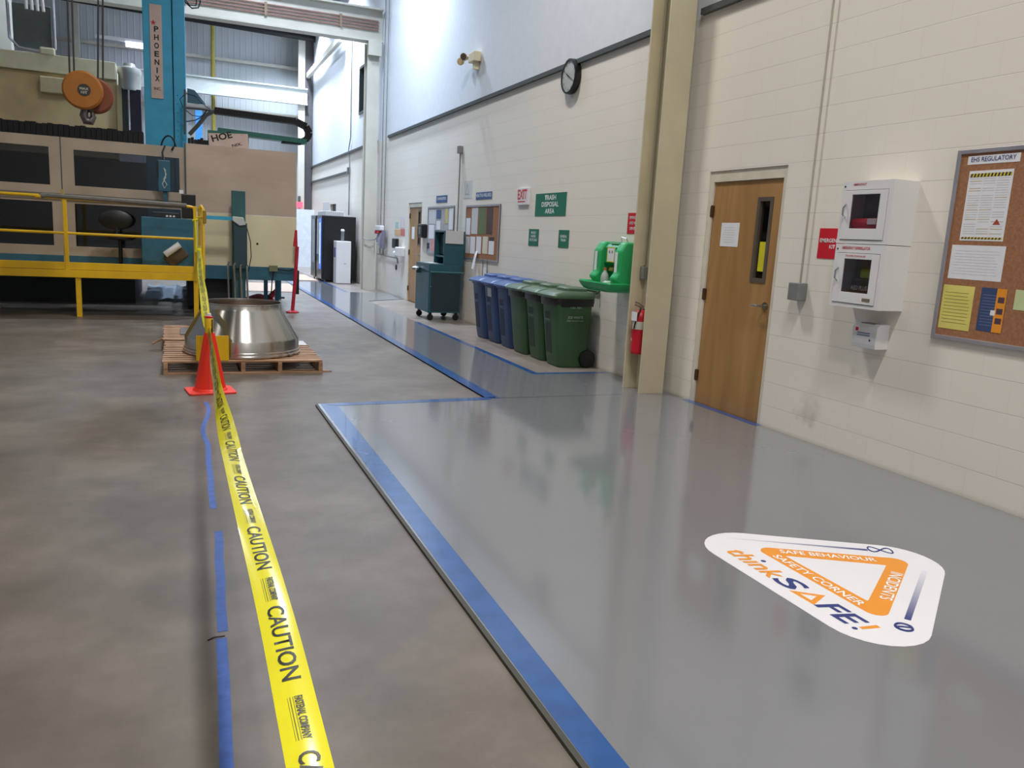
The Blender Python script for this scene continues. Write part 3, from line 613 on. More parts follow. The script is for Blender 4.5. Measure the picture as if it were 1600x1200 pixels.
letters('lettering', '\u2022EMERGENCY', LETR, (x0-.001, 4.47, 1.995), MY, PZ, .014, t, .12, 'L', .02)
box('shelf', (x0+.02, 4.13, wz0-.02), (W-.02, 4.55, wz0-.01), WHITE, t)
tag(box('red_bag', (x0+.03, 4.20, wz0-.01), (x0+.16, 4.50, wz0+.075), mat('bag_red', (200, 30, 60), .7), None, .03), 'red bag inside the upper white cabinet', 'bag')
tag(box('folded_mask', (x0+.022, 4.25, wz0+.03), (x0+.029, 4.33, wz0+.07), PAPER, None, .003), 'small white packet on the red bag in the upper cabinet', 'packet')
t, x0, wy0, wy1, wz0, wz1 = cabinet(1.145, 1.588, 'lower white wall cabinet with a defibrillator behind its window', 1)
letters('lettering', '\u2665EMERGENCY DEFIBRILLATOR'.replace('\u2665', '\u2022'), LETR, (x0-.001, 4.505, 1.553), MY, PZ, .018, t, .26, 'L', .02)
letters('lettering', 'For Cardiac Arrest use only', LETR, (x0-.0075, 4.45, 1.502), MY, PZ, .012, t, .18, 'L', .02)
box('alarm_plate', (x0-.008, 4.185, 1.195), (x0-.006, 4.255, 1.218), mat('plate_bronze', (120, 110, 92), .5), t)
box('shelf', (x0+.02, 4.13, wz0-.02), (W-.02, 4.55, wz0-.01), WHITE, t)
df = thing('defibrillator', (x0+.1, 4.33, wz0-.01), 'dark defibrillator case with lime top inside the lower cabinet', 'defibrillator')
box('case', (x0+.04, 4.19, wz0-.01), (x0+.14, 4.43, wz0+.11), BLACK, df, .02); box('cover', (x0+.045, 4.20, wz0+.10), (x0+.14, 4.36, wz0+.17), mat('lime', (150, 190, 40), .5), df, .02)
letters('lettering', 'AED PLUS', mat('lettering_grey', (170, 172, 176), .5), (x0+.038, 4.34, wz0+.02), MY, PZ, .03, df, .15, 'C', .02)

# wipe dispenser under the cabinets
r = wrect([(1333, 502), (1372, 508), (1366, 547), (1329, 540)], 4.52)
ds = thing('wipe_dispenser', (W, (r[0]+r[1])/2, r[2]), 'small white dispenser box below the white cabinets', 'dispenser')
b = MB(); y0, y1, z0, z1 = r
b.prism([(W, z0), (4.525, z0), (4.52, z0+.03), (4.52, z1-.03), (4.55, z1), (W, z1)], (0, y0, 0), (1, 0, 0), (0, 0, 1), (0, y1-y0, 0)); b.obj('body', WHITE, ds, .004)
box('slot', (4.545, y0+.05, z1-.008), (4.60, y1-.05, z1+.001), mat('slot_grey', (130, 124, 112), .6), ds)
box('red_tab', (4.5185, y1-.055, z1-.06), (4.52, y1-.03, z1-.035), SIGNRED, ds)
for i in range(2): box('text_line', (4.5185, y0+.06, z1-.075-i*.016), (4.52, y1-.05, z1-.066-i*.016), mat('text_blue', (120, 130, 160), .6), ds)
MB().lathe([(.008, 4.5185), (.008, 4.52)], (0, y0+.055, z0+.06), 12, 'x').obj('round_mark', mat('mark_plum', (90, 50, 80), .6), ds)

# ------------------------------------------------------------ eyewash
ew = thing('eyewash_station', (W, 7.78, 1.0), 'green wall mounted eyewash station behind the near column', 'eyewash station')
ey0, ey1 = 7.42, 8.02
side = [(W, 1.04), (4.32, 1.04), (4.22, 1.13), (4.27, 1.20), (4.27, 1.42), (4.34, 1.52), (W, 1.52)]
for nm, ya, yb in (('side_wall', ey0, ey0+.13), ('side_wall', ey1-.15, ey1)):
    MB().prism(side, (0, ya, 0), (1, 0, 0), (0, 0, 1), (0, yb-ya, 0)).obj(nm, EYEG, ew, .025, False, 3)
MB().prism([(W-.005, 1.0), (4.34, 1.03), (4.38, 1.1), (4.42, 1.22), (4.33, 1.29), (4.33, 1.46), (4.37, 1.495), (W-.005, 1.50)], (0, ey0+.125, 0), (1, 0, 0), (0, 0, 1), (0, .345, 0)).obj('tank', mat('eyewash_dark', (30, 140, 80), .4), ew, .01)
bs = MB(); R = []
for z, gx in ((.985, -.05), (1.0, -.01), (1.04, .02), (1.075, .035), (1.09, .03)): R.append(rr(4.385, 7.73, .235+gx, .31+gx, .06, z))
for z, gx in ((1.085, .0), (1.045, -.03)): R.append(rr(4.385, 7.73, .235+gx, .31+gx, .05, z))
bs.loft(R); bs.obj('basin', EYEG, ew, 0, True)
box('top_label', (4.35, 7.64, 1.502), (4.45, 7.80, 1.506), PAPER, ew)
lb = box('front_label', (4.323, 7.64, 1.30), (4.3295, 7.80, 1.46), PAPER, ew)
MB().holed((7.64, 1.30, 7.80, 1.46), [(7.65, 1.31, 7.79, 1.45)], (4.3225, 0, 0), (0, 1, 0), (0, 0, 1), (-.001, 0, 0)).obj('yellow_border', mat('border_yellow', (220, 210, 60), .5), lb)
for y in (7.69, 7.75): MB().lathe([(.016, 4.3215), (.016, 4.3225)], (0, y, 1.41), 12, 'x').obj('eye_mark', LT, lb)
MB().prism([(4.42, 1.30), (4.34, 1.24), (4.33, 1.20), (4.42, 1.22)], (0, 7.67, 0), (1, 0, 0), (0, 0, 1), (0, .10, 0)).obj('nozzle_arm', mat('nozzle_olive', (110, 110, 40), .5), ew, .01)
for y in (ey0+.05, ey1-.10): box('side_label', (4.264, y, 1.20), (4.2685, y+.05, 1.41), PAPER, ew)
MB().tube([(4.45, 7.56, 1.50), (4.42, 7.58, 1.56), (4.42, 7.68, 1.57), (4.45, 7.72, 1.50)], .006, 6).obj('carry_handle', ALU, ew, 0, True)
bt = thing('water_bottle', (4.26, 7.70, 1.045), 'clear plastic bottle with orange cap sitting in the eyewash basin', 'bottle')
MB().lathe([(.04, 1.046), (.045, 1.06), (.045, 1.13), (.035, 1.17), (.016, 1.20), (.016, 1.215)], (4.27, 7.72, 0), 20).obj('bottle_body', mat('bottle_grey', (176, 180, 176), .15), bt, 0, True)
MB().lathe([(.018, 1.212), (.018, 1.238)], (4.27, 7.72, 0), 16).obj('bottle_cap', mat('cap_orange', (190, 90, 60), .5), bt)
tag(box('rag', (4.2, 7.58, 1.046), (4.30, 7.66, 1.10), mat('rag_pale', (190, 214, 200), .8), None, .03), 'pale crumpled rag beside the bottle in the eyewash basin', 'rag')

# ------------------------------------------------------------ fire extinguisher
fe = thing('fire_extinguisher', (4.335, 7.0, .4), 'red fire extinguisher hung in the recess of the near column', 'fire extinguisher')
cx, cy = 4.335, 7.02
MB().lathe([(.07, .40), (.077, .41), (.077, .76), (.07, .80), (.04, .845), (.02, .855)], (cx, cy, 0), 28).obj('cylinder', RED, fe, 0, True)
MB().lathe([(.0785, .655), (.0785, .735)], (cx, cy, 0), 28, caps=False).obj('instruction_label', mat('label_cream', (206, 206, 188), .5), fe)
MB().lathe([(.0785, .42), (.0785, .645)], (cx, cy, 0), 28, caps=False).obj('red_sleeve', mat('sleeve_red', (196, 18, 40), .35), fe)
MB().prism([(0, 0), (.03, .015), (0, .03)], (4.262, 7.05, .53), (0, -1, 0), (0, 0, 1), (-.002, 0, 0)).obj('arrow_mark', LETW, fe)
box('service_tag', (4.25, 6.96, .74), (4.254, 7.06, .83), PAPER, fe)
MB().lathe([(.018, .85), (.02, .875)], (cx, cy, 0), 14).tube([(cx+.02, cy, .875), (cx-.03, cy-.01, .885), (cx-.09, cy-.02, .905)], .009, 8).tube([(cx+.02, cy, .885), (cx-.03, cy, .915), (cx-.085, cy-.01, .93)], .008, 8).obj('valve_handle', STEEL, fe, 0, True)
MB().tube([(cx-.02, cy-.02, .87), (cx-.06, cy-.05, .82), (cx-.082, cy-.035, .72), (cx-.083, cy-.02, .66)], .008, 8).obj('hose', BLKRUB, fe, 0, True)
box('wall_bracket', (cx+.04, cy-.03, .6), (4.421, cy+.03, .86), BLACK, fe)

# ============================================================ BINS
BINS = []
def make_bin(yc, bm_, lm_, label, group, smooth_front=False, dx=0.):
    t = thing('wheeled_bin', (4.35+dx, yc, .004), label, 'bin', group); BINS.append(t)
    B = MB(); cx_ = 4.34+dx
    B.loft([rr(cx_+.0, yc, .185, .19, .06, .012), rr(cx_-.005, yc, .20, .20, .07, .10), rr(cx_-.035, yc, .245, .235, .07, .80), rr(cx_-.035, yc, .262, .245, .07, .81), rr(cx_-.035, yc, .262, .245, .07, .845)])
    B.obj('body', bm_, t, 0, True)
    if not smooth_front:
        # grip channel on the front: recess shade painted as dark slabs, plus grab bar
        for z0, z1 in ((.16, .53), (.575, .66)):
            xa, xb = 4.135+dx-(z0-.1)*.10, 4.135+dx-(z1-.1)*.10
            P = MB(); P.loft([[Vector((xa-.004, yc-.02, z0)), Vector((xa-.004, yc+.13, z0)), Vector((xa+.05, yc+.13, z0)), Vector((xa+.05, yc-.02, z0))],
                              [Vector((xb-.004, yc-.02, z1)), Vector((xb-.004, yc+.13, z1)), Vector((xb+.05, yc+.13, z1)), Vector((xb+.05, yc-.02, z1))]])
            P.obj('grip_channel', mat('channel_shade_'+bm_.name, (20, 32, 66) if bm_ is BINB else (30, 50, 32), .5), t)
        MB().tube([(4.092+dx, yc-.025, .552), (4.090+dx, yc+.135, .552)], .012, 8).obj('grab_bar', bm_, t, 0, True)
    L_ = MB(); x0, x1 = 4.005+dx, 4.56+dx
    L_.loft([rr((x0+x1)/2, yc, (x1-x0)/2, .247, .05, .835), rr((x0+x1)/2, yc, (x1-x0)/2+.004, .249, .05, .86), rr((x0+x1)/2+.01, yc, (x1-x0)/2-.01, .238, .05, .885), rr((x0+x1)/2+.06, yc, (x1-x0)/2-.07, .21, .05, .915)])
    L_.obj('lid', lm_, t, 0, True)
    MB().loft([rr(4.36+dx, yc+.02, .15, .16, .05, .905), rr(4.36+dx, yc+.02, .145, .155, .05, .945), rr(4.36+dx, yc+.02, .12, .12, .05, .962)]).obj('lid_hump', lm_, t, 0, True)
    MB().tube([(4.58+dx, yc-.2, .90), (4.62+dx, yc-.2, .925), (4.62+dx, yc+.2, .925), (4.58+dx, yc+.2, .90)], .014, 8).obj('handle', bm_, t, 0, True)
    for s in (-1, 1):
        MB().lathe([(.05, -.03), (.10, -.028), (.108, -.015), (.108, .015), (.10, .028), (.05, .03)], (4.51+dx, yc+s*.205, .115), 24, 'y').obj('wheel', BLACK, t, 0, True)
    MB().cyl((4.51+dx, yc-.2, .115), (4.51+dx, yc+.2, .115), .012, n=10).obj('axle', STEEL, t)
    return t
p = .508
ys = [11.20-p*i for i in range(6)]
make_bin(ys[0], BINB, BINBL, 'blue wheeled bin farthest from the eyewash, next to the teal cart', 'blue wheeled bins by the wall')
t = make_bin(ys[1], BINB, BINBL, 'blue wheeled bin with a white label on its front', 'blue wheeled bins by the wall')
MB().prism([(0, .66), (.15, .66), (.15, .785), (0, .785)], (4.1435, ys[1]+.07, 0), (0, -1, 0), (-.107, 0, 1), (-.004, 0, 0)).obj('front_label', PAPERG, t)
make_bin(ys[2], BINB, BINBL, 'blue wheeled bin touching the first green bin', 'blue wheeled bins by the wall')
make_bin(ys[3], BING, BINGL, 'smooth fronted green wheeled bin next to the blue bins', 'green wheeled bins by the wall', True, -.02)
make_bin(ys[4], BING, BINGL, 'middle green wheeled bin of the three', 'green wheeled bins by the wall')
t = make_bin(ys[5]+.0, BING, BINGL, 'nearest green wheeled bin with white lettering on its side', 'green wheeled bins by the wall', False, .0)
def side_pt(a, z, c=(4.335)):
    f = (z-.10)/.70; return Vector((c+a-.03*f, ys[5]-(.20+.035*f)-.003, z))
for txt, z, h, w_, xo in (('JOE WASTE', .60, .028, .20, .0), ('FOR COLLECTION', .565, .014, .22, .0), ('123 701', .72, .02, .14, .0)):
    letters('lettering', txt, mat('lettering_faded', (178, 186, 178), .6), (0, 0, 0), (1, 0, 0), (0, 0, 1), h, t, w_, 'C', .01, bend=lambda a, b, z=z: side_pt(a, z+b))
# dark liner bags peeking under the green lids
for i in (3, 4, 5):
    B = MB(); R = []
    for z, gx in ((.775, -.004), (.80, .004), (.842, .002)):
        ring = rr(4.305+(-.02 if i == 3 else 0), ys[i], .262+gx, .244+gx*.4, .07, z)
        R.append([p_+Vector((0, 0, -.04*random.random() if z < .79 else 0)) for p_ in ring])
    B.loft(R, caps=False); B.obj('liner_bag', mat('liner_black', (30, 32, 34), .3), BINS[i], 0, True)['label'] = 'black liner bag edge'

# ============================================================ TEAL CART
ct = thing('tool_cart', (4.27, 13.8, .004), 'teal wheeled cabinet cart with a tall hutch by the notice boards', 'cart')
cx0, cx1, cy0, cy1 = 3.96, 4.55, 13.38, 14.22
box('cabinet', (cx0, cy0, .14), (cx1, cy1, .84), TEALD, ct, .008)
box('drawer_box', (cx0, cy0+.0, .86), (cx1, cy1, .985), TEALD, ct, .006)
box('door_panel', (cx0+.04, cy0-.006, .17), (cx1-.02, cy0, .81), mat('dark_teal_panel', (34, 50, 58), .4), ct, .003)
box('shelf_lip', (cx0+.02, cy0-.03, .838), (cx1+.02, cy1, .862), mat('teal_light', (72, 122, 122), .4), ct, .004)
MB().cyl((cx0+.03, cy0-.02, .60), (cx0+.03, cy0-.006, .60), .012, n=12).obj('lock', STEEL, ct)
h = MB(); h.box((4.22, cy0+.02, .985), (4.59, cy0+.05, 1.56)); h.box((4.22, cy1-.25, .985), (4.59, cy1-.22, 1.56)); h.box((4.221, cy0+.051, 1.53), (4.589, cy1-.251, 1.559)); h.box((4.5, cy0+.051, .986), (4.589, cy1-.251, 1.529)); h.box((4.24, cy0+.051, 1.10), (4.499, cy1-.251, 1.13))
h.obj('hutch', TEALD, ct, .004)
box('screen', (4.30, cy0+.06, 1.15), (4.33, cy1-.26, 1.50), mat('screen_dark', (24, 40, 54), .2), ct)
for i, (x, y) in enumerate(((cx0+.06, cy0+.06), (cx0+.06, cy1-.08), (cx1-.06, cy0+.06), (cx1-.06, cy1-.08))):
    cs = MB().box((x-.025, y-.02, .10), (x+.025, y+.02, .14)).obj('caster_fork', BLACK, ct)
    MB().lathe([(.03, -.016), (.055, -.014), (.055, .014), (.03, .016)], (x, y, .059), 18, 'y').obj('caster_wheel', BLACK, cs, 0, True)
MB().lathe([(.02, -.0), (.075, .01), (.085, .05), (.03, .08)], (3.89, 13.95, .84), 20).obj('knob', STEEL, ct, 0, True)
box('knob_arm', (3.89, 13.93, .80), (3.97, 13.97, .84), TEALD, ct)
tag(box('paper_pad', (4.235, cy0+.0, 1.345), (4.56, cy0+.018, 1.565), PAPERG, None), 'pale sheet taped on the side of the cart hutch', 'paper')
tag(box('clipboard', (4.0, cy0+.12, .986), (4.16, cy0+.52, .995), mat('clipboard_pale', (200, 200, 190), .5), None), 'pale papers lying on top of the teal cart', 'papers')

# ============================================================ DISTANT NOTICE BOARDS
def far_board(r, label, cork=CORK):
    t = thing('notice_board', (W, (r[0]+r[1])/2, r[2]), label, 'notice board')
    wbox('cork_panel', r, .012, cork, t); MB().holed((r[0], r[2], r[1], r[3]), [(r[0]+.03, r[2]+.03, r[1]-.03, r[3]-.03)], (W, 0, 0), (0, 1, 0), (0, 0, 1), (-.02, 0, 0)).obj('frame', ALU, t); return t
far_board((11.87, 13.50, 1.10, 2.01), 'nearer distant cork notice board covered with papers')
far_board((14.18, 15.86, 1.10, 2.02), 'farther distant notice board partly hidden by the teal cart', mat('grey_board', (176, 172, 176), .7))
def zb(x, y): return (580+x/6.667, 280+y/6.667)
for pts, m, lab in (
    ([(988, 405), (1035, 405), (1030, 578), (985, 578)], PAPER, 'narrow white sheet at the left edge of the nearer distant board'),
    ([(1050, 300), (1115, 298), (1105, 570), (1042, 572)], PAPERG, 'tall pale poster second from the left on the nearer distant board'),
    ([(1125, 295), (1198, 292), (1180, 572), (1112, 572)], mat('poster_green', (104, 120, 80), .6), 'tall green photo poster on the nearer distant board'),
    ([(1210, 292), (1272, 292), (1262, 572), (1190, 572)], mat('poster_dark', (84, 66, 60), .6), 'tall dark brown photo poster on the nearer distant board'),
    ([(985, 598), (1028, 598), (1022, 770), (978, 770)], PAPERG, 'lower left sheet of the nearer distant board'),
    ([(1035, 598), (1085, 598), (1078, 775), (1028, 775)], PAPER, 'second white sheet in the lower row of the nearer distant board'),
    ([(1098, 598), (1148, 598), (1140, 775), (1090, 775)], PAPER, 'third white sheet in the lower row, with a curled strip below'),
    ([(1165, 598), (1220, 598), (1205, 778), (1155, 775)], mat('paper_cream', (222, 214, 196), .7), 'cream leaflet with a dark picture in the lower row'),
    ([(1225, 645), (1280, 645), (1276, 785), (1220, 785)], PAPER, 'white sheet at the right end of the lower row'),
    ([(605, 320), (680, 315), (668, 465), (602, 465)], PAPERG, 'pale sheet at the upper left of the farther distant board'),
    ([(682, 320), (732, 318), (728, 410), (680, 412)], mat('paper_slate', (78, 98, 136), .6), 'small blue poster on the farther distant board'),
    ([(775, 305), (808, 305), (795, 462), (770, 462)], mat('paper_sand', (206, 196, 130), .6), 'yellowish strip poster on the farther distant board'),
    ([(815, 305), (858, 300), (850, 525), (805, 525)], PAPER, 'long white sheet at the right of the farther distant board'),
    ([(602, 475), (668, 475), (640, 620), (598, 620)], PAPER, 'white sheet in the middle left of the farther distant board'),
    ([(680, 435), (722, 435), (718, 525), (678, 525)], PAPER, 'white sheet above the cart hutch on the farther distant board'),
    ([(625, 622), (672, 618), (668, 755), (622, 755)], mat('paper_pink', (216, 150, 150), .6), 'pink edged sheet at the lower left of the farther distant board')):
    sheet('pinned_paper', [zb(*q) for q in pts], m, lab, 'notice', W-.013)
tag(wbox('header_photo', wrect([zb(1230, 605), zb(1280, 605), zb(1280, 640), zb(1230, 640)], W-.013), .002, mat('photo_dark', (60, 56, 62), .6), None, W-.013), 'small dark photo above the right end sheet of the lower row', 'photo')
tag(MB().loft([[Vector((W-.02-c, 12.83+s, z)) for s, c in ((-.05, 0), (.05, 0), (.05, .004), (-.05, .004))] for z, c0 in ((1.25, 0),)] + [[Vector((W-.03-.05*k/4, 12.83+.02*k/4+s, 1.25-.3*k/4)) for s in (-.05, .05)]+[Vector((W-.034-.05*k/4, 12.83+.02*k/4+s, 1.25-.3*k/4)) for s in (.05, -.05)] for k in range(1, 5)]).obj('curled_strip', PAPER), 'curled white strip hanging below the nearer distant board', 'paper')
hb = thing('hanging_tag', (W, 12.4, .85), 'white card hanging on strings below the nearer distant board', 'tag')
wbox('card', (12.33, 12.5, .80, 1.0), .003, PAPER, hb, W-.015)
MB().tube([(W-.018, 12.32, 1.13), (W-.018, 12.31, .75)], .006, 6).tube([(W-.018, 12.52, 1.13), (W-.018, 12.52, .8)], .006, 6).obj('string', DKGREY, hb)
dp = thing('soap_dispenser', (W, 16.15, 1.4), 'black dispenser on the wall beside the far wooden door', 'dispenser')
box('case', (W-.12, 15.88, 1.40), (W, 16.26, 1.68), BLACK, dp, .03); box('window_slot', (W-.123, 16.0, 1.47), (W-.119, 16.12, 1.62), mat('slot_cream', (120, 118, 104), .5), dp)
tag(wbox('wall_switch', wrect([(668.5, 379.5), (671.5, 379.5), (671.5, 388), (668.5, 388)]), .02, BLACK), 'small black switch on the wall left of the farther notice board', 'switch')

# items between far column and far door
hg = thing('hanging_mops', (W, 19.3, 1.1), 'red and grey cloths hanging on the wall right of the far column', 'cloth')
for i, (y, m, z0, z1) in enumerate(((19.95, REDCL, 1.40, 1.56), (19.75, mat('cloth_grey', (130, 128, 140), .9), 1.2, 1.45), (19.55, mat('cloth_grey2', (150, 148, 160), .9), 1.12, 1.45), (19.35, mat('cloth_grey3', (116, 112, 126), .9), 1.05, 1.5), (19.7, RED, 1.42, 1.52))):
    MB().loft([rr(W-.11, y, .05, .10, .03, z0+.02), rr(W-.11, y, .045, .11, .03, (z0+z1)/2), rr(W-.09, y, .03, .09, .02, z1)]).obj('cloth_fold', m, hg, 0, True)
box('white_cap', (W-.16, 19.45, 1.5), (W-.05, 19.95, 1.62), WHITE, hg, .02)
def wq(pts, name, m, lab, cat, d=.004): return tag(wbox(name, wrect(pts), d, m), lab, cat)
zc_ = lambda x, y: (580+x/7.5, 320+y/7.5)
wq([zc_(285, 200), zc_(320, 200), zc_(320, 270), zc_(285, 270)], 'wall_poster', mat('poster_mint', (176, 206, 198), .6), 'pale green poster on the wall between far column and far door', 'poster')
wq([zc_(345, 150), zc_(398, 150), zc_(398, 270), zc_(345, 270)], 'wall_poster', mat('poster_blush', (224, 214, 216), .6), 'pale pink poster left of the far wooden door', 'poster')
wq([zc_(280, 290), zc_(345, 290), zc_(340, 360), zc_(272, 360)], 'wall_poster', mat('poster_peach', (224, 186, 140), .6), 'peach poster above the small white shelf at the far wall', 'poster')
wq([zc_(345, 285), zc_(395, 285), zc_(395, 365), zc_(345, 365)], 'wall_poster', mat('poster_coral', (206, 120, 110), .6), 'coral red poster left of the far wooden door', 'poster')
tag(box('wall_phone', (W-.08, 18.2, 1.12), (W, 18.55, 1.34), BLACK, None, .02), 'black wall box between far column and far door', 'box')
tag(box('towel_box', (W-.16, 17.62, .95), (W, 17.92, 1.16), WHITE, None, .02), 'white wall box left of the far wooden door', 'box')
tag(MB().lathe([(.06, W), (.06, W-.02)], (0, 18.35, .68), 14, 'x').obj('round_plug', BLACK), 'round black plug low on the far wall', 'plug')
tag(MB().tube([(W-.05, 18.24, .97), (W-.12, 18.08, 1.02), (W-.05, 18.0, 1.02)], [.03, .045, .03], 8).obj('white_cloth', PAPER, None, 0, True), 'white cloth draped by the low pipe at the far wall', 'cloth')
tag(MB().tube([(4.22, 20.19, 1.3), (4.26, 20.12, 1.27), (4.4, 20.1, 1.255), (4.52, 20.12, 1.27), (4.56, 20.19, 1.3)], .012, 6).obj('strap', GREYC, None, 0, True), 'thin strap looped round the far steel column', 'strap')

# ============================================================ VENDING MACHINES, COOLER
def vending(y0, y1, x0, h, label, blue):
    t = thing('vending_machine', ((x0+W)/2, (y0+y1)/2, .004), label, 'vending machine', 'vending machines at the far wall')
    box('cabinet', (x0+.05, y0, .06), (W-.08, y1, h), BLACK, t, .01)
    d = box('front_door', (x0, y0+.01, .08), (x0+.05, y1-.01, h), mat('vending_dark', (34, 36, 42), .3), t, .006)
    if blue:
        box('lit_panel', (x0-.012, y0+.04, .35), (x0, y0+.40, h-.08), mat('panel_blue', (20, 96, 210), .2, emit=.55), d)
        box('lit_graphic', (x0-.016, y0+.14, .5), (x0-.012, y0+.32, h-.2), mat('panel_pale', (210, 236, 240), .2, emit=.5, vscale=9, var=.5), d)
        box('display_window', (x0-.008, y0+.46, .75), (x0, y1-.08, h-.1), mat('display_glass', (120, 116, 132), .1), d)
        box('delivery_slot', (x0-.008, y0+.46, .3), (x0, y1-.08, .55), mat('slot_silver', (120, 110, 110), .3), d)
    else: box('display_window', (x0-.008, y0+.08, .5), (x0, y1-.3, h-.1), mat('display_dark', (60, 70, 74), .1), d)
    for yy in (y0+.06, y1-.06):
        for xx in (x0+.1, W-.15): MB().cyl((xx, yy, 0.004), (xx, yy, .06), .02, n=10).obj('foot', STEEL, t)
    return t
vending(22.75, 23.65, 3.62, 1.83, 'nearer vending machine with a glowing blue front panel', True)
vending(23.72, 24.6, 3.60, 1.83, 'farther vending machine with a dark glass front', False)
tag(box('carton', (3.75, 22.95, 1.83), (4.25, 24.3, 1.96), WHITE, None, .01), 'flat white carton on top of the vending machines', 'carton')
wc = thing('water_cooler', (4.12, 22.35, .004), 'tall white water cooler cabinet against the black vending machine', 'water cooler')
box('body', (3.92, 22.15, .01), (4.32, 22.6, 1.16), WHITE, wc, .015)
MB().box((3.912, 22.25, .72), (3.92, 22.50, .98)).obj('tap_panel', mat('tap_grey', (110, 100, 150), .5), wc)
box('badge', (4.13, 22.145, .55), (4.19, 22.15, .565), LT, wc)
cp = thing('cup_dispenser', (4.13, 22.3, 1.16), 'clear tube of paper cups standing on the water cooler', 'cup dispenser')
MB().lathe([(.045, 1.16), (.045, 1.42)], (4.11, 22.3, 0), 16).obj('tube_body', mat('cup_tube', (120, 124, 130), .3), cp, 0, True)
MB().lathe([(.05, 1.42), (.055, 1.46), (.03, 1.48)], (4.11, 22.3, 0), 16).obj('tube_lid', WHITE, cp, 0, True)
tag(box('wall_sign', (W-.01, 27.6, 2.05), (W, 28.9, 2.35), PAPERG), 'pale sign on the far wall above the vending machines', 'sign')
def fbox(pts, z0, z1, name, m, lab, cat): return tag(slab(name, [pts], z0, z1, m), lab, cat)
fbox([(2.75, 22.8), (3.55, 22.8), (3.55, 25.5), (2.75, 25.5)], ZS, ZS+.02, 'floor_mat', MATB, 'beige floor mat in front of the vending machines', 'mat')
fbox([(1.0, 18.9), (2.5, 18.9), (2.62, 21.6), (1.0, 21.6)], 0, .012, 'floor_mat', MATB, 'beige floor mat behind the machine legs', 'mat')

# ============================================================ MACHINE
MX = thing('gantry_milling_machine', (-1, 16, 0), 'huge gantry milling machine with blue column and beige enclosure', 'machine')
YE = 14.6
BEIGED = BEIGE
fr = MB().holed((-4.6, .84, .095, 2.66), [(-3.6, 1.925, -1.86, 2.50), (-1.52, 1.935, .01, 2.485), (-3.6, .99, -1.845, 1.665), (-1.535, .99, .02, 1.66)], (0, YE, 0), (1, 0, 0), (0, 0, 1), (0, .05, 0)).obj('enclosure_panel', BEIGED, MX)
for (a0, c0_, a1, c1_) in ((-3.6, 1.925, -1.86, 2.50), (-1.52, 1.935, .01, 2.485), (-3.6, .99, -1.845, 1.665), (-1.535, .99, .02, 1.66)):
    box('window_pane', (a0, YE+.02, c0_), (a1, YE+.03, c1_), WINGL, fr)
box('panel_seam', (-1.705, YE-.004, .84), (-1.69, YE, 2.66), DKGREY, fr)
box('middle_rail', (-4.6, YE-.02, 1.70), (.095, YE, 1.80), mat('rail_grey', (120, 112, 100), .5), fr)
box('right_edge_post', (.09, YE-.03, 1.7), (.112, YE+.06, 2.73), DKGREY, MX)
box('plywood_panel', (.112, YE, 1.643), (1.885, YE+.02, 2.735), PLY, MX)
cp_ = box('cream_cover', (.112, YE, .77), (1.887, YE+.06, 1.641), CREAMP, MX)
MB().lathe([(.02, YE-.003), (.02, YE)], (1.23, 0, 1.16), 10, 'y').obj('hole', BLACK, cp_)
box('skirt', (.112, YE-.02, .54), (1.89, YE+.1, .77), TEAL, MX, .004)
box('skirt', (-4.6, YE-.01, .62), (.11, YE+.06, .84), TEAL, MX, .004)
# enclosure interior, base
box('inner_wall', (-4.6, 18.6, .3), (.3, 18.7, 2.6), mat('inner_dark', (40, 42, 42), .6), MX)
box('machine_base', (-4.6, 15.6, 0), (-.75, 18.4, .75), mat('base_dark', (34, 38, 40), .7), MX)
box('machine_base', (.1, 14.75, .05), (.95, 18.4, .54), mat('base_dark2', (30, 34, 36), .7), MX)
box('table_bed', (-4.4, 15.4, .75), (.0, 17.6, .95), mat('bed_grey', (52, 54, 54), .4), MX)
box('side_cover', (1.86, YE+.06, .56), (1.88, 16.6, 1.62), mat('side_cream', (196, 186, 156), .5), MX)
for x, y in ((1.75, 16.4), (1.86, 17.0), (1.5, 16.0)): box('leg', (x-.035, y-.035, 0), (x+.035, y+.035, .56), TEAL, MX)
box('leg', (1.80, 17.2, 0), (1.99, 17.4, .03), BLACK, MX)
box('junction', (1.42, YE-.08, .70), (1.56, YE-.02, .80), mat('junction_olive', (120, 124, 90), .5), MX)
MB().tube([(1.5, YE-.06, .70), (1.47, YE-.06, .55), (1.46, YE-.05, .35), (1.40, YE-.03, .2), (1.2, YE-.03, .02)], .01, 6).tube([(1.56, YE-.06, .74), (1.75, YE-.06, .72), (1.88, YE-.05, .76)], .01, 6).obj('machine_cable', BLKRUB, MX, 0, True)
box('rear_beam', (.9, 15.9, .5), (1.9, 17.3, .6), TEAL, MX)
# blue column
BC = box('column', (-.53, 15.95, .95), (-.07, 16.6, 7.6), BLUEC, MX, .01)
box('column_rail', (-.055, 15.93, .95), (.145, 16.6, 7.6), BLUEC, MX, .01)
box('column_groove', (-.072, 16.0, .95), (-.05, 16.5, 7.6), mat('groove_dark', (22, 60, 84), .5), MX)
for z in (2.95, 3.05, 3.2, 3.35, 3.5, 3.65): MB().lathe([(.008, 15.925), (.008, 15.93)], (.0, 0, z), 8, 'y').obj('bolt', BLACK, MX)
np_ = box('nameplate', (-.415, 15.93, 3.56), (-.225, 15.95, 5.10), mat('plate_pink', (206, 182, 170), .5), MX)
UX = Vector((1, 0, 0))
for i, ch in enumerate('PHOENIX'): letters('lettering', ch, LETK, (-.315, 15.929, 4.66-i*.135), UX, PZ, .085, MX, .075 if ch != 'I' else .022, 'C', .035)
letters('lettering', 'INC.', LETK, (-.315, 15.929, 3.70), UX, PZ, .045, MX, .11, 'C', .02)
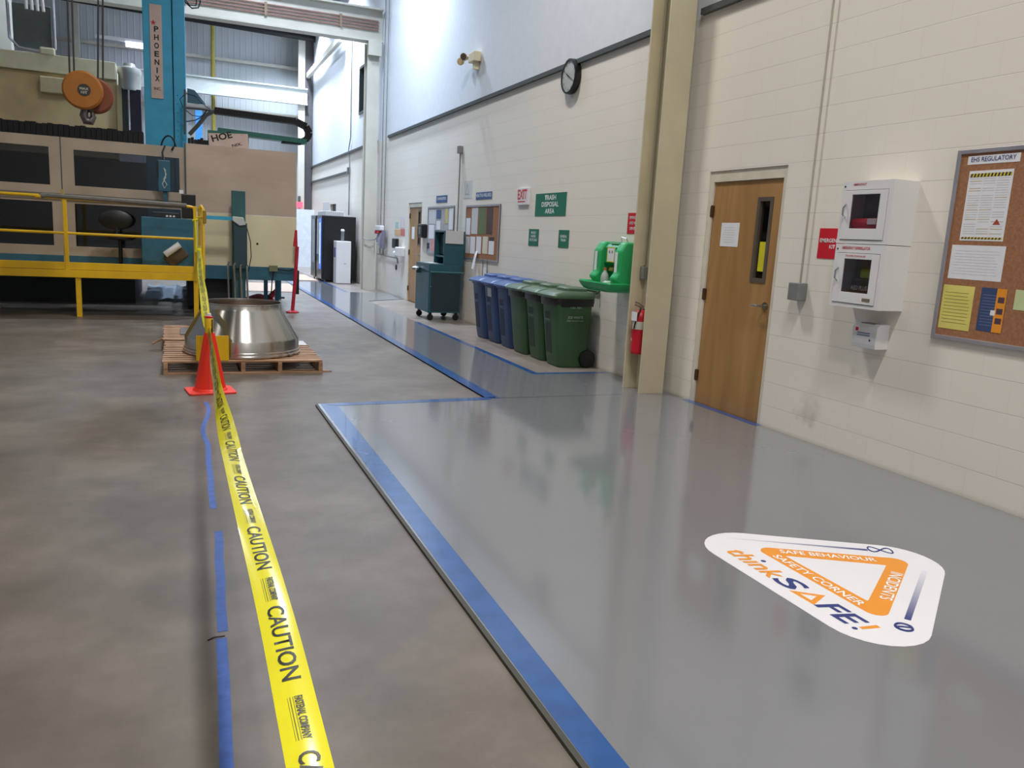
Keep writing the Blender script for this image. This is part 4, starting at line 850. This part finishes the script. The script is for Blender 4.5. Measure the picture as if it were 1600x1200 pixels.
MB().prism([(0, .05), (.018, .015), (.05, .02), (.02, -.005), (.03, -.045), (0, -.015), (-.03, -.045), (-.02, -.005), (-.05, .02), (-.018, .015)], (-.36, 15.929, 4.80), UX, PZ, (0, -.001, 0)).obj('red_mark', LETR, MX)
# cream bridge behind
box('bridge_beam', (-4.6, 17.95, 4.08), (-1.09, 18.6, 4.40), mat('bridge_cream', (206, 198, 164), .5, var=.05), MX, .01)
box('lifting_lug', (-2.36, 17.93, 4.38), (-2.1, 18.0, 4.52), mat('bridge_cream', (206, 198, 164), .5), MX, .03)
box('housing', (-4.6, 18.05, 2.6), (-1.09, 18.7, 4.08), TAN, MX, .01)
box('cover_box', (-2.37, 17.85, 3.70), (-1.88, 18.05, 3.99), mat('cover_beige', (190, 176, 140), .5), MX, .02)
box('motor_post', (-1.0, 18.0, 2.9), (-.9, 18.3, 3.95), mat('post_dark', (40, 40, 38), .5), MX); box('motor_post', (-.86, 18.0, 2.9), (-.66, 18.3, 3.95), mat('post_plum', (34, 28, 40), .4), MX)
box('motor_post', (-1.09, 18.0, 2.9), (-1.0, 18.3, 4.0), mat('post_tan', (170, 150, 110), .5), MX)
MB().lathe([(.19, 3.93), (.2, 3.96), (.2, 4.22), (.215, 4.24), (.21, 4.34), (.12, 4.38), (.10, 4.44)], (-.86, 18.15, 0), 24).obj('motor', mat('motor_silver', (206, 204, 196), .3, .3), MX, 0, True)
# black cable chain on top of enclosure
ch = MB()
for i in range(52):
    x = -4.53+i*.077; z = 2.67+.006*math.sin(i*1.3)
    ch.box((x, 15.0, z-.03), (x+.07, 15.35, z+.215+.008*math.sin(i*2.1)))
ch.obj('cable_chain', BLKRUB, MX)
ch = MB()
for i in range(7): ch.box((.15+i*.05, 15.05, 2.72), (.15+i*.05+.045, 15.3, 2.86+.02*math.sin(i*2)))
ch.obj('cable_chain', BLKRUB, MX)
# second nameplate, cable carrier and tray
cM = Matrix.Translation((.80, 15.0, 2.86)) @ Matrix.Rotation(math.radians(-4), 4, 'Y')
box('nameplate', (-.32, 0, -.3), (.32, .03, .13), mat('plate_pink', (206, 182, 170), .5), MX, 0, cM)
ru = Vector((math.cos(.30), 0, math.sin(.30))); rv = Vector((-math.sin(.30), 0, math.cos(.30)))
letters('lettering', 'HOE', LETK, (.54, 14.998, 2.83), ru, rv, .10, MX, .34, 'L', .03)
letters('lettering', 'NIX.', LETK, (.86, 14.998, 2.77), ru, rv, .045, MX, .17, 'L', .02)
box('tray_backing', (.47, 15.03, 2.5), (1.13, 15.2, 3.02), TRAYG, MX)
cc = MB(); path = []
A0 = atY(318, 172, 15.3); A1 = atY(335, 173, 15.3); A2 = atY(462, 190, 15.3); A3 = atY(478, 198, 15.3); A4 = atY(483, 208, 15.3); A5 = atY(480, 217, 15.3); A6 = atY(470, 222, 15.3); A7 = atY(440, 219, 15.3)
for k, (p0, p1) in enumerate(zip([A1, A2, A3, A4, A5, A6], [A2, A3, A4, A5, A6, A7])):
    n = 26 if k == 0 else 5
    for j in range(n):
        a = p0.lerp(p1, j/n); b = p0.lerp(p1, (j+.93)/n); d = (b-a); Mx = Matrix.Translation(a) @ d.to_track_quat('X', 'Z').to_matrix().to_4x4()
        cc.box((0, -.1, -.05), (d.length, .1, .05), Mx)
cc.obj('cable_carrier', BLKRUB, MX)
T0, T1 = atY(340, 204, 15.3), atY(478, 222, 15.3); d = T1-T0
box('carrier_tray', (0, -.12, -.045), (d.length, .12, .04), TRAYG, MX, 0, Matrix.Translation(T0) @ d.to_track_quat('X', 'Z').to_matrix().to_4x4())
g = lambda u, v: atY(u, v, 15.6)
MB().tube([g(288, 168), g(312, 170), g(335, 173)], .02, 8).tube([g(296, 210), g(310, 195), g(322, 180), g(335, 173)], .035, 8).tube([g(289, 140), g(289, 210)], .018, 8).obj('carrier_bracket', DKGREY, MX)
w_ = MB(); 
w_.tube([g(286, 168), g(281, 155), g(290, 146), g(305, 150), g(322, 166), g(332, 172)], .008, 6); w_.tube([g(290, 190), g(305, 188), g(315, 183), g(325, 170)], .01, 6); w_.tube([g(290, 172), g(300, 180), g(312, 182), g(330, 176)], .008, 6)
w_.obj('loose_cables', mat('cable_teal', (24, 60, 78), .5), MX, 0, True)
MB().prism([(.16, 3.50), (.16, 3.74), (.28, 3.72), (.46, 3.50)], (0, 15.6, 0), (1, 0, 0), (0, 0, 1), (0, .02, 0)).obj('bracket_plate', mat('plate_bluegrey', (52, 96, 116), .5), MX)
tag(MB().tube([atY(286, -4, 16), atY(290, 4, 16), atY(300, 13, 16), atY(310, 12, 16), atY(313, 3, 16), atY(312, -6, 16)], .012, 6).tube([atY(288, -4, 16), atY(296, 8, 16), atY(306, 9, 16), atY(308, -4, 16)], .012, 6).obj('hanging_cable', BLKRUB, None, 0, True), 'black cable loops hanging right of the blue column top', 'cable')
tag(MB().tube([atY(251+12*(1-math.cos(t*PI/10)), 236-24*math.sin(t*PI/10), 15.3) for t in range(11)], .014, 6).obj('cable_loop', BLKRUB, None, 0, True), 'black cable arch in front of the blue column foot', 'cable')
# pendant control
pc = thing('pendant_control', (-.22, 14.45, 1.9), 'teal pendant control box hanging in front of the enclosure window', 'control box')
box('box', (-.31, 14.40, 1.93), (-.13, 14.50, 2.42), TEAL, pc, .01)
box('grip', (-.33, 14.38, 2.15), (-.30, 14.42, 2.40), BLACK, pc)
MB().tube([(-.22, 14.39, 2.30), (-.19, 14.385, 2.2), (-.23, 14.385, 2.12), (-.18, 14.385, 2.04), (-.22, 14.39, 1.98), (-.25, 14.385, 2.05), (-.2, 14.385, 2.15), (-.2, 14.385, 2.28)], .007, 6).obj('cord', PAPERG, pc, 0, True)
MB().tube([(-.22, 14.45, 2.42), (-.24, 14.5, 2.55), (-.20, 14.58, 2.66)], .015, 6).tube([(-.10, 14.58, 2.60), (-.07, 14.57, 2.66)], .015, 6).obj('hanger', BLACK, pc)
box('stem', (-.24, 14.44, 1.78), (-.18, 14.50, 1.93), TEAL, pc)
# control console with monitor
co = thing('control_console', (-.16, 14.1, .62), 'teal control cabinet on the platform beside the yellow rail corner', 'cabinet')
box('cabinet', (-.56, 13.95, .625), (.235, 14.5, 1.515), TEAL, co, .01)
mo = box('monitor', (.03, 13.98, 1.52), (.24, 14.2, 1.90), BLACK, co, .01)
box('keyboard_panel', (-.40, 13.97, 1.515), (-.0, 14.3, 1.60), mat('panel_dark', (36, 38, 44), .4), co, .01)
for i in range(3): box('lamp_button', (-.2+i*.05, 13.965, 1.53), (-.17+i*.05, 13.975, 1.555), PAPER, co)
tag(box('white_cup', (.0, 14.0, 1.905), (.06, 14.06, 1.96), PAPER), 'small white block on top of the black monitor', 'block')
pq = atY(262, 396, 13.93); dM = Matrix.Translation((-.17, 13.93, 1.0)) @ Matrix.Rotation(math.radians(-38), 4, 'Y')
po = thing('document_pouch', (-.17, 13.93, .9), 'brown pouch with white rolled papers hung on the teal cabinet', 'pouch')
box('pouch_body', (-.17, -.03, -.10), (.16, .015, .09), mat('pouch_brown', (84, 70, 52), .8), po, .02, Matrix.Translation((-.06, 13.93, .92)) @ Matrix.Rotation(math.radians(-38), 4, 'Y'))
MB().tube([atY(258, 398, 13.88), atY(281, 382, 13.88)], [.05, .05], 10).obj('rolled_papers', PAPER, po, 0, True)
# stool
st = thing('swivel_stool', (-.92, 14.15, .62), 'black swivel stool with round backrest behind the yellow rail', 'stool')
sc_ = (-.92, 14.2)
MB().loft([[Vector((-.93+a*math.cos(t*PI/12), 14.1+k*.04, 1.44+b*math.sin(t*PI/12))) for t in range(24)] for k, a, b in ((0, .22, .12), (.5, .245, .15), (1, .245, .15), (1.6, .2, .11))]).obj('backrest', BLACK, st, .0, True)
MB().lathe([(.17, 1.13), (.2, 1.15), (.2, 1.19), (.16, 1.21)], (-.88, 14.25, 0), 24).obj('seat', BLACK, st, 0, True)
MB().cyl((-.88, 14.25, .7), (-.88, 14.25, 1.14), .03).cyl((-.88, 14.25, .62), (-.88, 14.25, .75), .045).obj('pole', mat('pole_dark', (30, 30, 30), .3, .5), st, 0, True)
MB().tube([(-.92, 14.12, 1.35), (-.92, 14.1, 1.2), (-.88, 14.2, 1.15)], .018, 8).obj('back_support', BLACK, st)
MB().tube([(-1.05, 14.15, 1.21), (-.88, 14.05, 1.22), (-.7, 14.15, 1.2)], .01, 8).obj('seat_ring', STEEL, st)
for k in range(5): a = k*2*PI/5; MB().tube([(-.88, 14.25, .67), (-.88+.22*math.cos(a), 14.25+.1*math.sin(a), .635)], [.02, .012], 6).obj('foot', BLACK, st)

# ============================================================ YELLOW PLATFORM
pf = thing('access_platform', (-1.5, 13.8, 0), 'yellow steel platform with handrails in front of the machine', 'platform')
YP = 13.35
box('deck', (-5.5, YP+.02, .585), (.31, 14.52, .62), mat('deck_yellow', (170, 136, 24), .6), pf)
box('toe_board', (-5.5, YP-.01, .695), (.21, YP+.01, .80), YEL, pf, .003); box('edge_channel', (-5.5, YP-.025, .58), (.24, YP+.02, .69), YEL, pf, .003)
for x in (-5.0, -3.2, -1.40, .215): box('leg', (x-.035, YP, 0), (x+.035, YP+.07, .585), YEL, pf, .003)
MB().tube([(-5.5, YP, 1.735), (-1.85, YP, 1.728)], .022, 10).tube([(-1.9, YP, 1.715), (.14, YP, 1.70), (.19, YP, 1.69), (.215, YP, 1.64)], .022, 10).obj('top_rail', YEL, pf, 0, True)
MB().tube([(-5.5, YP, 1.22), (.21, YP, 1.215)], .019, 10).obj('mid_rail', YEL, pf, 0, True)
MB().tube([(-1.82, YP-.005, 1.725), (-1.75, YP-.005, 1.735), (.1, YP-.005, 1.71)], [.036, .034, .034], 10).obj('rail_padding', FOAM, pf, 0, True)
for x in (-5.0, -3.3, -1.53, .215): box('post', (x-.024, YP-.02, .60), (x+.024, YP+.028, 1.71 if x > 0 else 1.69), YEL, pf, .004)
box('post', (-1.63, YP+.5, .62), (-1.59, YP+.54, 1.85), mat('post_pale', (188, 160, 90), .5), pf)
MB().tube([(.33, YP+.1, .60), (.33, YP+.1, 1.68), (.31, YP+.12, 1.72), (.28, YP+.14, 1.68)], .024, 10).obj('gate_post', YEL, pf, 0, True)
MB().tube([(.28, YP+.14, 1.68), (.28, YP+.14, .62)], .02, 8).tube([(.22, YP, 1.55), (.34, YP+.1, 1.55)], .015, 8).obj('gate_post', mat('post_olive', (190, 160, 30), .5), pf, 0, True)
box('gate_clamp', (.33, YP+.06, 1.46), (.38, YP+.14, 1.66), mat('clamp_olive', (150, 120, 30), .5), pf, .01)

# teal swing-arm stand
ts = thing('hose_stand', (.9, 14.3, 0), 'teal upright stand with arm and steel pipes behind the metal drum', 'stand')
box('post', (.80, 14.27, 0), (1.015, 14.40, 2.02), mat('post_teal', (50, 96, 98), .5, var=.12), ts, .006)
box('front_block', (.82, 14.14, .75), (1.03, 14.27, 1.50), mat('block_teal', (38, 66, 74), .5), ts, .006)
box('arm', (.38, 14.16, 1.53), (.84, 14.22, 1.59), BLUEC, ts); 
MB().prism([(0, -.05), (.17, -.06), (.21, -.18), (.11, -.2), (.0, -.12)], (.80, 14.11, 1.65), (1, 0, 0), (0, 0, 1), (0, .12, 0)).obj('elbow_cover', mat('elbow_grey', (190, 196, 190), .35), ts, .01)
for i in range(4):
    x = .72+i*.10; MB().tube([(x+.02, 14.1, .86-.02*i), (x, 14.1, .80), (x+.005, 14.1, .5), (x+.02, 14.12, .02)], .017, 8).obj('drain_pipe', STEEL, ts, 0, True)
MB().tube([(1.02, 14.15, 1.45), (1.08, 14.12, 1.2), (1.09, 14.12, .95), (1.05, 14.2, .7)], .007, 6).obj('cable', BLKRUB, ts, 0, True)
# red stanchion, red wedge sign, plastic, cloth
rs = thing('red_stanchion', (1.81, 14.4, 0), 'red stanchion post standing at the right corner of the machine', 'stanchion')
MB().lathe([(.11, 0), (.11, .02), (.04, .05)], (1.80, 14.4, 0), 18).obj('base', RED, rs, 0, True)
MB().tube([(1.80, 14.4, .03), (1.845, 14.4, .6), (1.875, 14.4, 1.15)], .032, 10).obj('pole', mat('pole_red', (186, 30, 60), .5), rs, 0, True)
MB().prism([(-.03, 0), (.045, 0), (.035, .28), (.0, .28)], (1.835, 14.38, 1.15), (1, 0, 0), (0, 0, 1), (0, .04, 0)).obj('pennant', RED, rs)
box('machine_side', (1.89, 14.7, .3), (1.95, 14.8, .72), BLACK, MX)
B = MB(); R = []
for j in range(7):
    R.append([Vector((-.62+i*.13, 16.0+j*.35, .02+.06*abs(math.sin(i*1.7+j*2.3))+.015*j)) for i in range(8)])
vs = [[B.bm.verts.new(p_) for p_ in r_] for r_ in R]
for j in range(6):
    for i in range(7): B.bm.faces.new((vs[j][i], vs[j][i+1], vs[j+1][i+1], vs[j+1][i]))
tag(B.obj('plastic_sheet', mat('plastic_pale', (150, 164, 178), .25), None, 0, True), 'crinkled pale plastic sheet lying under the machine', 'plastic sheet')
for xx, yy, s_, lab in ((1.45, 16.9, .22, 'red cloth heap under the right end of the machine'),):
    B = MB(); B.lathe([(s_*1.4, .004), (s_*1.2, .03), (s_*.6, .08), (s_*.2, .11)], (xx, yy, 0), 14); B.tube([(xx+.2, yy-.1, .05), (xx+.35, yy, .2), (xx+.38, yy+.05, .3)], [.06, .04, .01], 8)
    tag(B.obj('red_cloth', REDCL, None, 0, True), lab, 'cloth')

# hoist hook ----------------------------------------------------
HY = 12.
hk = thing('hoist_hook_block', tuple(atY(138, 141, HY)), 'yellow hoist hook block hanging on ropes before the machine', 'hook block')
hc = atY(130, 142, HY); R_ = .235
MB().lathe([(R_*.9, HY-.10), (R_, HY-.08), (R_, HY-.02), (R_*.9, HY)], (hc.x, 0, hc.z), 32, 'y').obj('sheave_cover', HOOKY, hk, 0, True)
hc2 = atY(147, 148, HY)
MB().lathe([(R_*.85, HY+.06), (R_*.95, HY+.08), (R_*.95, HY+.14), (R_*.85, HY+.16)], (hc2.x, 0, hc2.z), 32, 'y').obj('sheave_cover', mat('hoist_orange', (120, 62, 34), .4), hk, 0, True)
MB().lathe([(.075, HY-.104), (.075, HY-.10)], (hc.x+.02, 0, hc.z), 24, 'y').obj('hub_plate', mat('hub_dark', (50, 46, 40), .5), hk)
letters('lettering', 'MAX', mat('lettering_pale', (200, 196, 180), .5), (hc.x+.02, HY-.105, hc.z), UX, PZ, .03, hk, .10, 'C', .01)
letters('lettering', '10T', mat('lettering_pale', (200, 196, 180), .5), (hc.x+.02, HY-.105, hc.z-.045), UX, PZ, .03, hk, .07, 'C', .01)
hp = [atY(u, v, HY+.03) for u, v in ((136, 160), (133, 170), (131, 180), (135, 189), (142, 190), (146, 183), (143, 173))]
MB().tube(hp, [.045, .045, .05, .055, .05, .038, .02], 10).obj('hook', mat('hook_steel', (96, 90, 92), .35, .6), hk, 0, True)
MB().tube([atY(137, 160, HY+.03), atY(141, 175, HY+.03)], .035, 10).obj('shank', BLACK, hk)
for (u0, u1, v1, dy) in ((101, 109, 118, -.05), (108, 116, 118, -.05), (154, 153, 125, .1), (160, 161, 135, .1)):
    a, b_ = atY(u0, -140, HY+dy), atY(u1, v1, HY+dy)
    MB().tube([a, b_], .012, 6).obj('rope', mat('rope_dark', (56, 50, 46), .6), hk)
tg = thing('lifting_sling', tuple(atY(55, 5, 12)), 'silver sling tubes dangling at the top left corner', 'sling')
for i in range(4): MB().tube([atY(38+i*7, -60, 12), atY(41+i*9, 14+i*1.5, 12)], .018, 8).obj('sling_tube', mat('sling_silver', (200, 200, 204), .3, .4), tg, 0, True)
# grey panel upper left
a, b_ = atY(22, 72, 20.9), atY(80, 12, 20.9)
gp = thing('suspended_panel', (a.x, 20.9, a.z), 'grey panel with silver pipe frame hanging at the upper left', 'panel')
box('panel', (a.x, 20.85, a.z), (b_.x, 20.9, b_.z), mat('panel_grey', (92, 100, 98), .5), gp, .02)
MB().tube([(b_.x+.05, 20.8, b_.z+.8), (b_.x+.05, 20.8, a.z+.02), (b_.x-.05, 20.8, a.z-.08), (a.x+.1, 20.8, a.z-.03), (a.x-.06, 20.8, a.z+.15), (a.x-.08, 20.8, b_.z+.8)], .03, 8).obj('pipe_frame', ALU, gp, 0, True)

# ============================================================ PALLETS AND DRUM
def pallet(x0, x1, y0, y1, nb, label, stx, h=.135):
    t = thing('wooden_pallet', ((x0+x1)/2, (y0+y1)/2, 0), label, 'pallet', 'wooden pallets under the drum')
    pitch = (y1-y0)/nb
    for i in range(nb):
        j = random.uniform(-.012, .012)
        box('deck_board', (x0+j, y0+i*pitch+.004, h-.018), (x1+j, y0+(i+1)*pitch-(.045 if i not in (0,) else .03), h), PALW, t, .002)
    for x in stx: box('stringer', (x-.02, y0, .018), (x+.02, y1-.03, h-.018), PALW, t, .002)
    for y in (y0, (y0+y1)/2-.05, y1-.13): box('bottom_board', (x0, y, 0), (x1, y+.10, .018), PALW, t, .002)
    return t
pallet(-.18, 1.36, 8.36, 9.82, 11, 'front wooden pallet carrying the shiny metal drum', (-.155, .565, .925, 1.335))
pallet(-.21, 1.0, 9.95, 11.35, 10, 'rear wooden pallet mostly hidden behind the metal drum', (-.18, .4, .97))
dr = thing('metal_drum', (.605, 9.0, .135), 'large tapered stainless steel ring standing on the front pallet', 'drum')
def steel_mat():
    m = bpy.data.materials.new('brushed_stainless'); m.use_nodes = True; nt = m.node_tree; b = nt.nodes['Principled BSDF']; N = nt.nodes.new; L = nt.links.new
    tc = N('ShaderNodeTexCoord'); mp = N('ShaderNodeMapping'); mp.inputs['Scale'].default_value = (1, 1, 60); L(tc.outputs['Object'], mp.inputs[0])
    n = N('ShaderNodeTexNoise'); n.inputs['Scale'].default_value = 4; L(mp.outputs[0], n.inputs['Vector'])
    bp = N('ShaderNodeBump'); bp.inputs['Strength'].default_value = .02; bp.inputs['Distance'].default_value = .01; L(n.outputs['Fac'], bp.inputs['Height']); L(bp.outputs[0], b.inputs['Normal'])
    tg_ = N('ShaderNodeTangent'); tg_.direction_type = 'RADIAL'; tg_.axis = 'Z'; L(tg_.outputs[0], b.inputs['Tangent'])
    b.inputs['Anisotropic'].default_value = .85; b.inputs['Anisotropic Rotation'].default_value = .25
    b.inputs['Base Color'].default_value = lin((198, 195, 190)); b.inputs['Metallic'].default_value = 1; b.inputs['Roughness'].default_value = .26; return m
prof = [(.588, .137), (.600, .150), (.600, .165), (.592, .17), (.592, .195), (.585, .20), (.583, .30), (.578, .315), (.412, .605), (.405, .62), (.403, .66), (.409, .665), (.409, .672), (.396, .672), (.396, .62), (.57, .31), (.575, .137)]
MB().lathe(prof, (.605, 9.0, 0), 96).bm  # profile check
d_ = MB(); rings = []
for r, z in prof: rings.append([Vector((.605+r*math.cos(2*PI*k/96), 9.0+r*math.sin(2*PI*k/96), z)) for k in range(96)])
d_.loft(rings, close=True).obj('drum_shell', steel_mat(), dr, 0, True)
pp = box('grey_plate', (-.02, 10.3, .137), (.25, 10.9, .15), mat('plate_grey', (112, 112, 112), .4), None); tag(pp, 'grey metal plate lying on the rear pallet', 'plate')
tag(box('paper_sheet', (1.18, 9.45, .137), (1.35, 9.8, .14), PAPERG), 'white paper sheet at the back right corner of the front pallet', 'paper')
tag(box('wood_splinter', (-.06, -.03, -.01), (.07, .03, .01), PALW, None, 0, Matrix.Translation((-.27, 10.0, .10)) @ Matrix.Rotation(-.5, 4, 'Y')), 'broken wood splinter jutting left of the pallets', 'wood splinter')
tag(box('wood_chip', (1.37, 8.42, 0), (1.46, 8.46, .012), PALW), 'small wood chip on the floor at the right pallet corner', 'wood chip')
ys_ = box('yellow_sign_board', (.125, -.006, 0), (.43, .006, .25), mat('board_yellow', (232, 186, 10), .45), None, .002, Matrix.Translation((0, 8.375, .137)) @ Matrix.Rotation(math.radians(-1), 4, 'X'))
tag(ys_, 'yellow square board standing behind the orange cone', 'board')

# ============================================================ CONE
cn = thing('traffic_cone', (.225, 7.48, 0), 'orange traffic cone holding up the yellow caution tape', 'cone')
Mc = Matrix.Translation((.225, 7.5, 0)) @ Matrix.Rotation(math.radians(8), 4, 'Z')
B = MB(); B.loft([[Mc @ p_ for p_ in rr(0, 0, .2, .165, .03, z)] for z in (0.0, .018)]); B.obj('base', mat('cone_base', (232, 62, 50), .5), cn, .004)
MB().lathe([(.148, .018), (.14, .035), (.132, .04), (.05, .50), (.042, .53), (.03, .535)], (.225, 7.5, 0), 32).obj('cone_body', CONEO, cn, 0, True)
can = thing('spray_can', (.222, 7.5, .535), 'yellow spray can with red and white cap on the cone tip', 'can')
MB().lathe([(.035, .50), (.035, .655), (.03, .665)], (.222, 7.5, 0), 20).obj('can_body', YEL, can, 0, True)
MB().lathe([(.033, .66), (.033, .675), (.02, .68)], (.222, 7.5, 0), 20).obj('red_collar', RED, can, 0, True); MB().lathe([(.02, .678), (.018, .70)], (.222, 7.5, 0), 16).obj('cap', WHITE, can, 0, True)
box('dark_print', (.243, 7.464, .52), (.252, 7.475, .65), BLACK, can)
letters('lettering', 'Q', LETK, (.228, 7.464, .545), UX, PZ, .03, can, .03, 'C', .02)

# ============================================================ CAUTION TAPE
TP = []
def near(v):       # picture row to distance along the straight pull of the tape
    return 1/(.135+(v-525)*.001004)
rows = [(1330, 514), (1260, 499), (1200, 485.5), (1100, 463), (1000, 440.5), (900, 415.5), (800, 388), (700, 361), (650, 348.5), (620, 341), (590, 336), (560, 331.5), (535, 328)]
for v, u in rows:
    f_ = 1.0 if v >= 700 else {650: .85, 620: .7, 590: .5, 560: .35, 535: .3}[v]
    TP.append((atY(u, v, near(v)), f_))
TP.append((Vector((.215, 7.455, .56)), .5))
for v, u, Y, f_ in ((505, 323, 7.6, .8), (490, 321, 8.05, .95), (460, 318, 9.1, 1), (435, 314, 10.3, .9), (410, 312, 11.7, .9), (385, 311, 13.30, .8)): TP.append((atY(u, v, Y), f_))
# resample as a smooth ribbon
def cat(p0, p1, p2, p3, t): return .5*((2*p1)+(-p0+p2)*t+(2*p0-5*p1+4*p2-p3)*t*t+(-p0+3*p1-3*p2+p3)*t**3)
RB = []
for i in range(len(TP)-1):
    p0, p1, p2, p3 = TP[max(0, i-1)][0], TP[i][0], TP[i+1][0], TP[min(len(TP)-1, i+2)][0]
    for k in range(6):
        t = k/6; RB.append((cat(p0, p1, p2, p3, t), TP[i][1]*(1-t)+TP[i+1][1]*t))
RB.append((TP[-1][0], TP[-1][1]))
sL = [0.]
for a, b_ in zip(RB, RB[1:]): sL.append(sL[-1]+(b_[0]-a[0]).length)
HWT = .0385
def frame_at(s):
    i = 0
    while i < len(sL)-2 and sL[i+1] < s: i += 1
    t = (s-sL[i])/(sL[i+1]-sL[i]); p = RB[i][0].lerp(RB[i+1][0], t); f_ = RB[i][1]*(1-t)+RB[i+1][1]*t
    T = (RB[min(i+2, len(RB)-1)][0]-RB[max(i-1, 0)][0]).normalized()
    sd = T.cross(Vector((0, 0, 1))).normalized(); up = sd.cross(T); an = math.acos(max(-1, min(1, f_))) + .12*math.sin(s*2.3)
    S_ = sd*math.cos(an)+up*math.sin(an); return p, T, S_, T.cross(S_)*-1
def rib(s, c, lift=0.):     # c across, -1..1 (positive = right side)
    p, T, S_, N_ = frame_at(s); n = S_.cross(T)
    if n.z < 0: n = -n
    return p+S_*(c*HWT)+n*(lift-.004*(c*c))
B = MB(); ns = 150; cols = 6; g_ = []
for lift in (0., -.0006):
    g_.append([[B.bm.verts.new(rib(sL[-1]*i/ns, -1+2*j/cols, lift)) for j in range(cols+1)] for i in range(ns+1)])
for gg in g_:
    for i in range(ns):
        for j in range(cols): B.bm.faces.new((gg[i][j], gg[i][j+1], gg[i+1][j+1], gg[i+1][j]))
for i in range(ns):
    for j in (0, cols): B.bm.faces.new((g_[0][i][j], g_[0][i+1][j], g_[1][i+1][j], g_[1][i][j]))
tape = B.obj('caution_tape', TAPEY, None, 0, True)
tag(tape, 'yellow CAUTION barrier tape strung from the platform rail over the cone to the viewer', 'caution tape')
def s_of_y(y):
    for i in range(len(RB)-1):
        if RB[i][0].y <= y <= RB[i+1][0].y: return sL[i]+(y-RB[i][0].y)/(RB[i+1][0].y-RB[i][0].y)*(sL[i+1]-sL[i])
    return 0
INK = mat('tape_ink', (24, 24, 10), .35, var=.01); INK2 = mat('tape_ink_faint', (96, 94, 30), .4, var=.01)
ny = [1.272+.515*k for k in range(22)]
for y in ny:
    s0 = s_of_y(y)
    letters('caution_lettering', 'CAUTION', INK, (0, 0, 0), UX, PZ, .036, tape, min(.305, s0-.01), 'L', .012, bend=lambda a, b, s0=s0: rib(s0-a, -.42+b/HWT, .0012))
    if y > 1.3:
        s1 = s_of_y(y)-.36
        if s1 > .14: letters('maker_lettering', 'FASTENAL COMPANY', INK, (0, 0, 0), UX, PZ, .0145, tape, .125, 'L', .03, bend=lambda a, b, s1=s1: rib(s1-a, -.02+b/HWT, .0012))
        B = MB()
        for c, w_ in ((-.10, .012), (-.36, .008), (-.24, .02)):
            if s1 < .14: continue
            n_ = 6; vv = [[B.bm.verts.new(rib(s1-.125*k/n_, c+e, .0012)) for e in (-w_, w_)] for k in range(n_+1)]
            for k in range(n_): B.bm.faces.new((vv[k][0], vv[k][1], vv[k+1][1], vv[k+1][0]))
        B.obj('printed_line', INK2, tape)
# knot on the post
tag(MB().tube([(.185, 13.32, 1.50), (.25, 13.31, 1.52), (.25, 13.41, 1.5), (.18, 13.40, 1.49), (.185, 13.32, 1.50)], .012, 6).tube([(.215, 13.30, 1.5), (.225, 13.29, 1.2), (.215, 13.30, 1.02)], .014, 6).obj('tape_knot', TAPEY, None, 0, True), 'knotted end of caution tape wound round the yellow corner post', 'tape knot')
# red lit exit sign at the far column
a = atY(468, 320, 31.3)
xs = thing('lit_exit_sign', (a.x, 31.3, a.z), 'small glowing red exit sign on the far column', 'sign')
box('sign_face', (a.x-.12, 31.3, a.z-.09), (a.x+.12, 31.36, a.z+.1), mat('exit_glow', (255, 70, 90), .4, emit=2.2), xs); box('bracket', (a.x-.04, 31.3, a.z+.1), (a.x+.04, 31.45, a.z+.32), DKGREY, xs)
